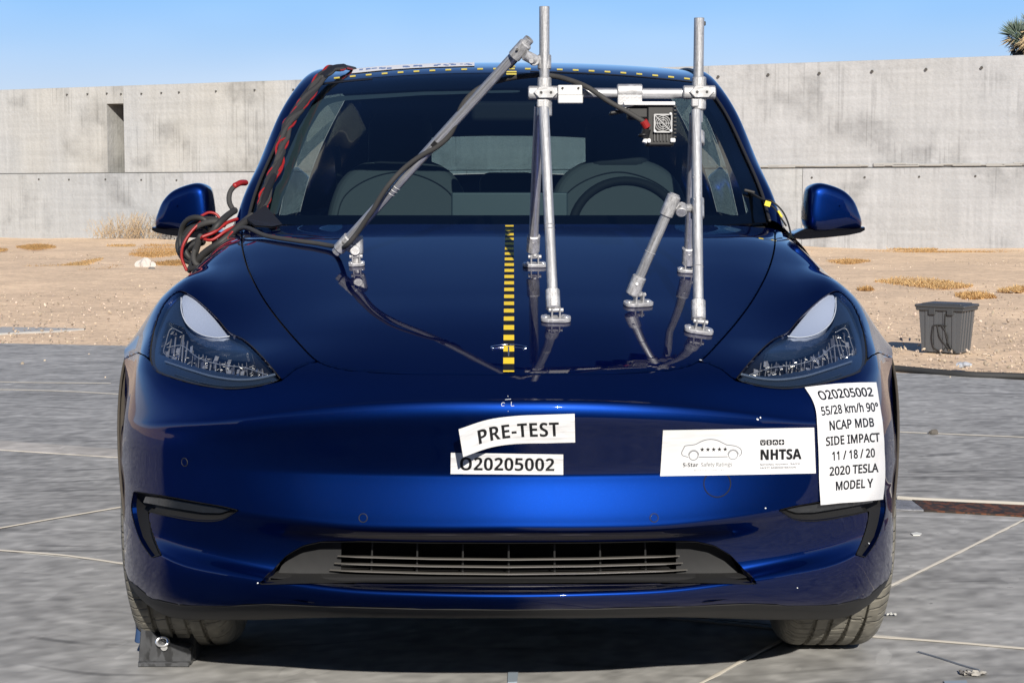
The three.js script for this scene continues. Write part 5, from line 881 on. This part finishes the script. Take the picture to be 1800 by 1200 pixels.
// ---------------------------------------------------------------- dry grass, bush, stones
{
  const straw = [lin(.60, .36, .14), lin(.66, .43, .19), lin(.54, .32, .12)].map((c) => std({ color: c, roughness: 1 }));
  const blade = new THREE.ConeGeometry(.004, .16, 3); blade.translate(0, .08, 0);
  const patches = [[[1452, 459], [1490, 455], [1532, 458], [1490, 463]], [[1535, 494], [1590, 487], [1640, 490], [1712, 502], [1660, 506], [1610, 501]], [[1508, 507], [1536, 505], [1530, 509]], [[1680, 516], [1720, 513], [1752, 521], [1700, 524]], [[1755, 510], [1800, 503], [1800, 512]], [[28, 433], [70, 428], [98, 433], [60, 438]], [[-20, 436], [14, 437], [0, 441]], [[36, 469], [110, 466], [182, 452], [130, 472], [80, 475]], [[134, 478], [190, 468], [222, 468], [170, 481]], [[226, 446], [262, 428], [318, 430], [312, 448], [262, 452]], [[186, 431], [238, 429], [230, 434]], [[262, 462], [320, 456], [322, 466], [290, 467]], [[1395, 441], [1800, 441], [1800, 444], [1395, 443.5]], [[1560, 437], [1650, 436], [1640, 440]]];
  patches.forEach((poly, i) => {
    const r = rng(100 + i), x0 = Math.min(...poly.map((p) => p[0])), x1 = Math.max(...poly.map((p) => p[0])), y0 = Math.min(...poly.map((p) => p[1])), y1 = Math.max(...poly.map((p) => p[1]));
    const n = Math.round(clamp((x1 - x0) * (y1 - y0) * 4.5, 600, 5200)), m = new THREE.InstancedMesh(blade, straw[i % 3], n), M4 = new THREE.Matrix4(), Q = new THREE.Quaternion(), E = new THREE.Euler(), c = lin(1, 1, 1);
    const mid = ground((x0 + x1) / 2, (y0 + y1) / 2); let k = 0, guard = 0;
    while (k < n && guard++ < n * 40) { const x = lerp(x0, x1, r()), y = lerp(y0, y1, r()); if (!inside(poly, x + (r() - .5) * 14, y + (r() - .5) * 2.2)) continue; const q = ground(x, y); E.set((r() < .5 ? -1 : 1) * (1.0 + r() * .55), r() * 6.3, (r() - .5) * .6); Q.setFromEuler(E); const s = .5 + r() * .9; M4.compose(V(q.x - mid.x, -.01, q.z - mid.z), Q, V(s * 1.6, s * (.16 + .34 * r()), s * 1.6)); m.setMatrixAt(k, M4); const b = .7 + r() * .5; m.setColorAt(k, c.setRGB(b, b, b)); k++; }
    m.count = k; m.name = numbered('dry_grass'); m.position.set(mid.x, 0, mid.z); m.userData = { kind: 'stuff' }; m.castShadow = m.receiveShadow = true; scene.add(m);
  });
  // gravel strewn over the soil
  const stone = new THREE.IcosahedronGeometry(1, 0), r = rng(55), N = 4800, gm = new THREE.InstancedMesh(stone, std({ color: lin(.40, .33, .265), roughness: 1 }), N), M4 = new THREE.Matrix4(), Q = new THREE.Quaternion(), c = lin(1, 1, 1);
  let k = 0; while (k < N) { const x = -150 + r() * 2100, y = 440 + Math.pow(r(), .8) * 225, q = ground(x, y); let ei = 0; while (ei < edge.length - 2 && edge[ei + 1].x < q.x) ei++; if (q.z > lerp(edge[ei].z, edge[ei + 1].z, (q.x - edge[ei].x) / (edge[ei + 1].x - edge[ei].x)) - .05) { if (r() > .02) continue; } const s = (.004 + .008 * Math.pow(r(), 4) + .00028 * -q.z) * (r() < .008 ? 1.7 : .85); Q.setFromEuler(new THREE.Euler(r() * 6, r() * 6, r() * 6)); M4.compose(V(q.x, -.012 + (q.z > -12 ? .012 : 0) + s * .25, q.z), Q, V(s * (.8 + r()), s * .75, s)); gm.setMatrixAt(k, M4); const b = .55 + r() * .95; c.setRGB(b, b * (.96 + r() * .05), b * (.9 + r() * .12)); gm.setColorAt(k, c); k++; }
  gm.name = 'gravel'; gm.userData = { kind: 'stuff' }; gm.castShadow = gm.receiveShadow = true; scene.add(gm);
  const rock = (name, px, py, w, h, col, label, seed) => { const g = new THREE.IcosahedronGeometry(1, 3), p = g.attributes.position, q = ground(px, py), nz = makeNoise(seed); for (let i = 0; i < p.count; i++) { const v = V().fromBufferAttribute(p, i), f = .7 + .6 * nz(v.x * 2 + 9, v.y * 2 + v.z * 3 + 9); v.multiplyScalar(f); p.setXYZ(i, q.x + v.x * w, q.y + Math.max(-.02, v.y * h + h * .35), q.z + v.z * w * .7); } g.computeVertexNormals(); return single(name, mergeVertices(g), std({ color: col, roughness: .95, flatShading: true }), label, 'rock'); };
  rock('pale_rock', 254, 470, .14, .10, lin(.48, .44, .40), 'pale whitish rock on the sand left of the car', 71);
  rock('dark_stone', 266, 476, .06, .045, lin(.14, .13, .12), 'small dark stone just right of the pale whitish rock', 72);
  rock('grey_stone', 1642, 763, .022, .016, lin(.10, .09, .08), 'tiny dark stone on the concrete right of the car', 73);
  rock('blue_grey_stone', 1696, 643, .045, .02, lin(.34, .36, .40), 'flat bluish stone on the sand in front of the tub', 74);
  // dry bush by the wall
  const q = ground(222, 419), H = thing('dry_bush', 'dry leafless tan bush at the foot of the wall left of the car', 'bush', q.clone()), rr = rng(91), tan = [], grey_ = [];
  for (let i = 0; i < 210; i++) { const g2 = i > 140, a = rr() * 6.3, bx = g2 ? .95 + rr() * .5 : (rr() - .5) * 1.1 * Math.sqrt(rr()) * 2, h = (g2 ? .25 + rr() * .45 : (.2 + rr() * .62) * (1 - Math.abs(bx) * .45)), p = q.clone().add(V(bx, 0, (rr() - .5) * .4)), pts = [p]; for (let s = 1; s <= 4; s++) pts.push(p.clone().add(V(Math.cos(a) * h * .16 * s + (rr() - .5) * .06, h * s / 4, Math.sin(a) * h * .16 * s + (rr() - .5) * .06))); const c3 = new THREE.CatmullRomCurve3(pts); (g2 ? grey_ : tan).push(new THREE.TubeGeometry(c3, 5, .003 + rr() * .003, 3)); if (rr() < .9) for (let s = 0; s < 5; s++) { const o = pts[1 + Math.floor(rr() * 3)].clone(), e = o.clone().add(V((rr() - .5) * .22, rr() * .16, (rr() - .5) * .22)); (g2 ? grey_ : tan).push(rod(o, e, .003, 3)); } }
  const t1 = part('twigs', tan, std({ color: lin(.50, .38, .24), roughness: 1 }), H), t2 = part('twigs', grey_, std({ color: lin(.30, .29, .28), roughness: 1 }), H, 'greyer bare twigs on the right side'); t1.userData.kind = t2.userData.kind = 'stuff';
  // twig of a shrub showing over the wall, and the spiky tree behind it
  const wt = at(428, 150, 50), T = thing('bare_shrub', 'tip of a bare brown shrub showing above the wall left of the car', 'shrub', V(wt.x, 0, wt.z)), tw = []; for (let i = 0; i < 26; i++) { const p = V(wt.x + (rr() - .5) * .1, WTOP - .6, wt.z), e = V(wt.x + (rr() - .5) * .22, WTOP + .02 + rr() * .26 * (i % 3 ? .5 : 1), wt.z + (rr() - .5) * .2); tw.push(tube([p, p.clone().lerp(e, .5).add(V((rr() - .5) * .06, 0, 0)), e], .006, 4)); } tw.push(rod(V(wt.x, 0, wt.z), V(wt.x, WTOP - .5, wt.z), .03, 8)); part('branches', tw, std({ color: lin(.24, .17, .11), roughness: 1 }), T).userData.kind = 'stuff';
}
{
  const c = at(1801, 68, 40.5), J = thing('spiky_tree', 'spiky grey green desert tree rising behind the wall at the right edge', 'tree', V(c.x, 0, c.z)), r = rng(63);
  part('trunk', tube([V(c.x + .1, 0, c.z), V(c.x + .14, 2, c.z), V(c.x + .04, 3.6, c.z), c.clone().add(V(.05, -.1, 0))], .16, 10), std({ color: lin(.16, .12, .085), roughness: 1 }), J);
  const leaf = (from, dir, len, w) => { const g = new THREE.ConeGeometry(w, len, 4).scale(1, 1, .4).translate(0, len / 2, 0); return orient(g, dir, from); };
  const green = [], pale = [], dead = [], dark = [];
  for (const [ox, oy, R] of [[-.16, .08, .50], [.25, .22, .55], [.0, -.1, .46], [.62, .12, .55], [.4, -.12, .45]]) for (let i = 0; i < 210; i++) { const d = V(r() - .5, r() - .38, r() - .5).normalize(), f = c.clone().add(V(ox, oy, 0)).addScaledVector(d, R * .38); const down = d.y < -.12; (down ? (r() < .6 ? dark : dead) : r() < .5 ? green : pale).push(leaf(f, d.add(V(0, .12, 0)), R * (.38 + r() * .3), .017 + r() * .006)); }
  const skirt = V(c.x + .20, c.y - .16, c.z + .42); for (let i = 0; i < 260; i++) dead.push(leaf(skirt.clone().add(V((r() - .5) * .5, (r() - .3) * .3 + .1, r() * .1)), V((r() - .5) * .9 - .5, -.35 - r() * .5, .1 + r() * .5), .3 + r() * .2, .022));
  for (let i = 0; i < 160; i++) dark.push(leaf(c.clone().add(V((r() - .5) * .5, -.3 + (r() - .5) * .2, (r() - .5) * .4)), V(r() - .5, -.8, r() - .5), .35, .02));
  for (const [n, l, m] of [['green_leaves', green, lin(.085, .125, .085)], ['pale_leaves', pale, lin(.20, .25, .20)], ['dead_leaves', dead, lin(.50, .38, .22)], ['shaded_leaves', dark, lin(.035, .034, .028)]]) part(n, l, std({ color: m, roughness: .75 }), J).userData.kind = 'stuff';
}
// ---------------------------------------------------------------- things on the concrete
{
  const rust = texture(512, (u, v) => { const a = fbm(NZ, u, v, 10, 6, 5), b = fbm(NZ2, u, v, 30, 20, 4); const k = sstep(.42, .66, b); return [lerp(.20, .40, k) + .1 * (a - .5), lerp(.165, .24, k) + .08 * (a - .5), lerp(.145, .155, k) + .06 * (a - .5)]; });
  rust.repeat.set(2, 2);
  const poly = (l, y = .0) => l.map(([px, py]) => { const q = ground(px, py, y); return [q.x, q.z]; });
  const g = slab(poly([[1604, 881.5], [1800, 891], [2300, 915], [2300, 938], [1800, 909.5], [1626, 899.5]]), .001, .006);
  const pl = single('steel_strip', g, std({ map: rust, roughness: .8, metalness: .2 }), 'rusty dark steel strip set in the concrete at the right edge', 'steel strip');
  const rim = poly([[1580, 878], [1604, 880], [1800, 889], [2300, 912]]), rp = rim.map(([x, z]) => V(x, .006, z)); single('steel_edging', tube(rp, .009, 6), std({ color: lin(.42, .40, .36), roughness: .8 }), 'pale raised edging along the far side of the rusty strip', 'edging');
  single('grey_plate', slab(poly([[1560, 880], [1603, 882], [1626, 899], [1560, 897]]), .001, .005), std({ map: zinc, color: lin(.42, .43, .46), roughness: .7, metalness: .2 }), 'dull grey plate in the concrete at the left end of the rusty strip', 'plate');
  const hose = [[1540, 649], [1580, 651.5], [1640, 657], [1700, 662], [1800, 665.5], [2000, 674]].map(([x, y]) => { const q = ground(x, y); q.y = .012; return q; }); single('black_hose', tube(hose, .022, 8), std({ color: lin(.03, .03, .03), roughness: .7 }), 'black hose lying along the edge of the concrete behind the car', 'hose');
  const lead = [[1615, 1148], [1650, 1158], [1690, 1171], [1722, 1180]].map(([x, y]) => { const q = ground(x, y); q.y = .004; return q; }); single('wire_offcut', tube(lead, .0017, 6), std({ color: lin(.13, .15, .19), roughness: .6 }), 'short dark wire lying on the concrete by the right front wheel', 'wire');
  const scrap = (px, py, w, h, col, label, seed) => { const q = ground(px, py), r = rng(seed), g = new THREE.PlaneGeometry(w, h, 10, 4).rotateX(-Math.PI / 2), p = g.attributes.position; for (let i = 0; i < p.count; i++) p.setXYZ(i, p.getX(i) + (r() - .5) * .006, .003 + r() * .006, p.getZ(i) + (r() - .5) * .006); g.computeVertexNormals(); g.translate(q.x, 0, q.z); return single('torn_scrap', g, std({ color: col, roughness: .9, side: THREE.DoubleSide }), label, 'scrap'); };
  scrap(1716, 1187, .055, .03, lin(.50, .47, .41), 'torn pale scrap on the concrete at the bottom right', 5); scrap(1697, 1186, .02, .03, lin(.16, .15, .14), 'small dark scrap touching the torn pale scrap', 6); scrap(1567, 1083, .026, .014, lin(.5, .5, .48), 'small white scrap on the concrete beside the right front tyre', 7);
  // wheel chock with eye bolt
  const Dn = 3.885, C = thing('wheel_chock', 'dark grey scuffed wheel chock with eye bolt against the left front tyre', 'wheel chock', at(290, 1171, Dn).setY(0));
  const scuff = texture(256, (u, v) => { const a = fbm(NZ, u, v, 6, 6, 5), b = fbm(NZ2, u, v, 12, 5, 4); const k = .27 + .14 * (a - .5) - .10 * sstep(.55, .7, b); return [k, k * 1.02, k * 1.06]; });
  scuff.repeat.set(5, 5);
  const cm = phy({ map: scuff, roughness: .36, clearcoat: .35, clearcoatRoughness: .2 });
  const ext = (px, z, depth, m, name, bev = .004) => { const s = new THREE.Shape(px.map(([x, y]) => { const q = at(x, y, Dn); return new THREE.Vector2(q.x, Math.max(.0005 + bev, q.y)); })); const g = new THREE.ExtrudeGeometry(s, { depth, bevelEnabled: true, bevelSize: bev * .6, bevelThickness: bev, bevelSegments: 2, curveSegments: 4 }); g.translate(0, 0, -z - depth); return part(name, g, m, C); };
  const face = [[245, 1172], [245, 1160], [249, 1096], [256, 1099], [262, 1106], [272, 1115], [285, 1122], [302, 1130], [318, 1135], [331, 1139], [334, 1143], [334, 1172]];
  ext(face, Dn, .03, cm, 'front_plate'); ext([[246, 1171], [246, 1161], [333, 1161], [333, 1171]], Dn - .016, .018, cm, 'base_flange', .0025);
  ext([[252, 1170], [252, 1094], [262, 1098], [275, 1104], [300, 1112], [334, 1120], [337, 1128], [337, 1170]], Dn + .034, .12, std({ color: lin(.012, .012, .013), roughness: .8 }), 'rear_block');
  const e = at(286, 1126, Dn - .012); part('eye_bolt', [new THREE.TorusGeometry(.0135, .0042, 10, 24).scale(1, .78, 1).rotateX(-.5).translate(e.x, e.y, e.z + .006), rod(at(288, 1133, Dn + .0), at(288, 1138, Dn - .018), .0085, 12)], PM.bright, C);
  part('blue_pad', rod(at(247, 1104, Dn + .045), at(244, 1128, Dn + .045), .011, 10), std({ color: lin(.015, .045, .12), roughness: .6 }), C);
}
// ---------------------------------------------------------------- behind the camera: the equipment shed whose shade and reflection the photograph shows
{
  const S = thing('equipment_shed', 'long dull metal equipment shed standing behind the photographer', 'shed', V(-9, 0, 10)), wl = std({ color: lin(.16, .155, .15), roughness: .8 }), dk = std({ color: lin(.05, .05, .055), roughness: .6 });
  const sheet_ = (x0, x1, y0, y1, z, name, m) => part(name, box(V((x0 + x1) / 2, (y0 + y1) / 2, z), x1 - x0, y1 - y0, .08, .01), m, S);
  sheet_(-20, -12.02, 0, 5.1, 7, 'shed_wall', wl); sheet_(-12, -7.02, 3.4, 5.1, 7, 'shed_wall', wl); sheet_(-7, 1.55, 0, 5.1, 7, 'shed_wall', wl); sheet_(-12, -7.02, 0, 3.38, 7.12, 'roller_door', dk);
  for (const x of [-5.5, -3.6, -1.7, .2]) { const w = sheet_(x, x + 1.1, 2.0, 3.2, 6.94, 'shed_window', phy({ color: lin(.02, .03, .04), roughness: .05, clearcoat: 1 })); }
  sheet_(1.62, 16, 0, 4.2, 7.02, 'shed_wall', wl); part('shed_roof', box(V(8.85, 4.26, 10.1), 14.4, .1, 6.6, .02), dk, S); part('shed_wall', box(V(8.8, 2.1, 13.3), 14.3, 4.2, .08, .01), wl, S); part('shed_wall', box(V(15.96, 2.1, 10.2), .08, 4.2, 6.2, .01), wl, S);
  part('shed_roof', [box(V(-9.2, 5.285, 10.2), 22.1, .12, 7, .02), box(V(-9.2, 5.16, 10.2), 21.6, .13, 6.6, .02)], dk, S); part('shed_wall', box(V(-9.2, 2.55, 13.6), 21.5, 5.1, .08, .01), wl, S); part('shed_wall', box(V(1.53, 2.55, 10.3), .08, 5.1, 6.5, .01), wl, S); part('shed_wall', box(V(-20, 2.55, 10.3), .08, 5.1, 6.5, .01), wl, S);
}
renderer.render(scene, camera);
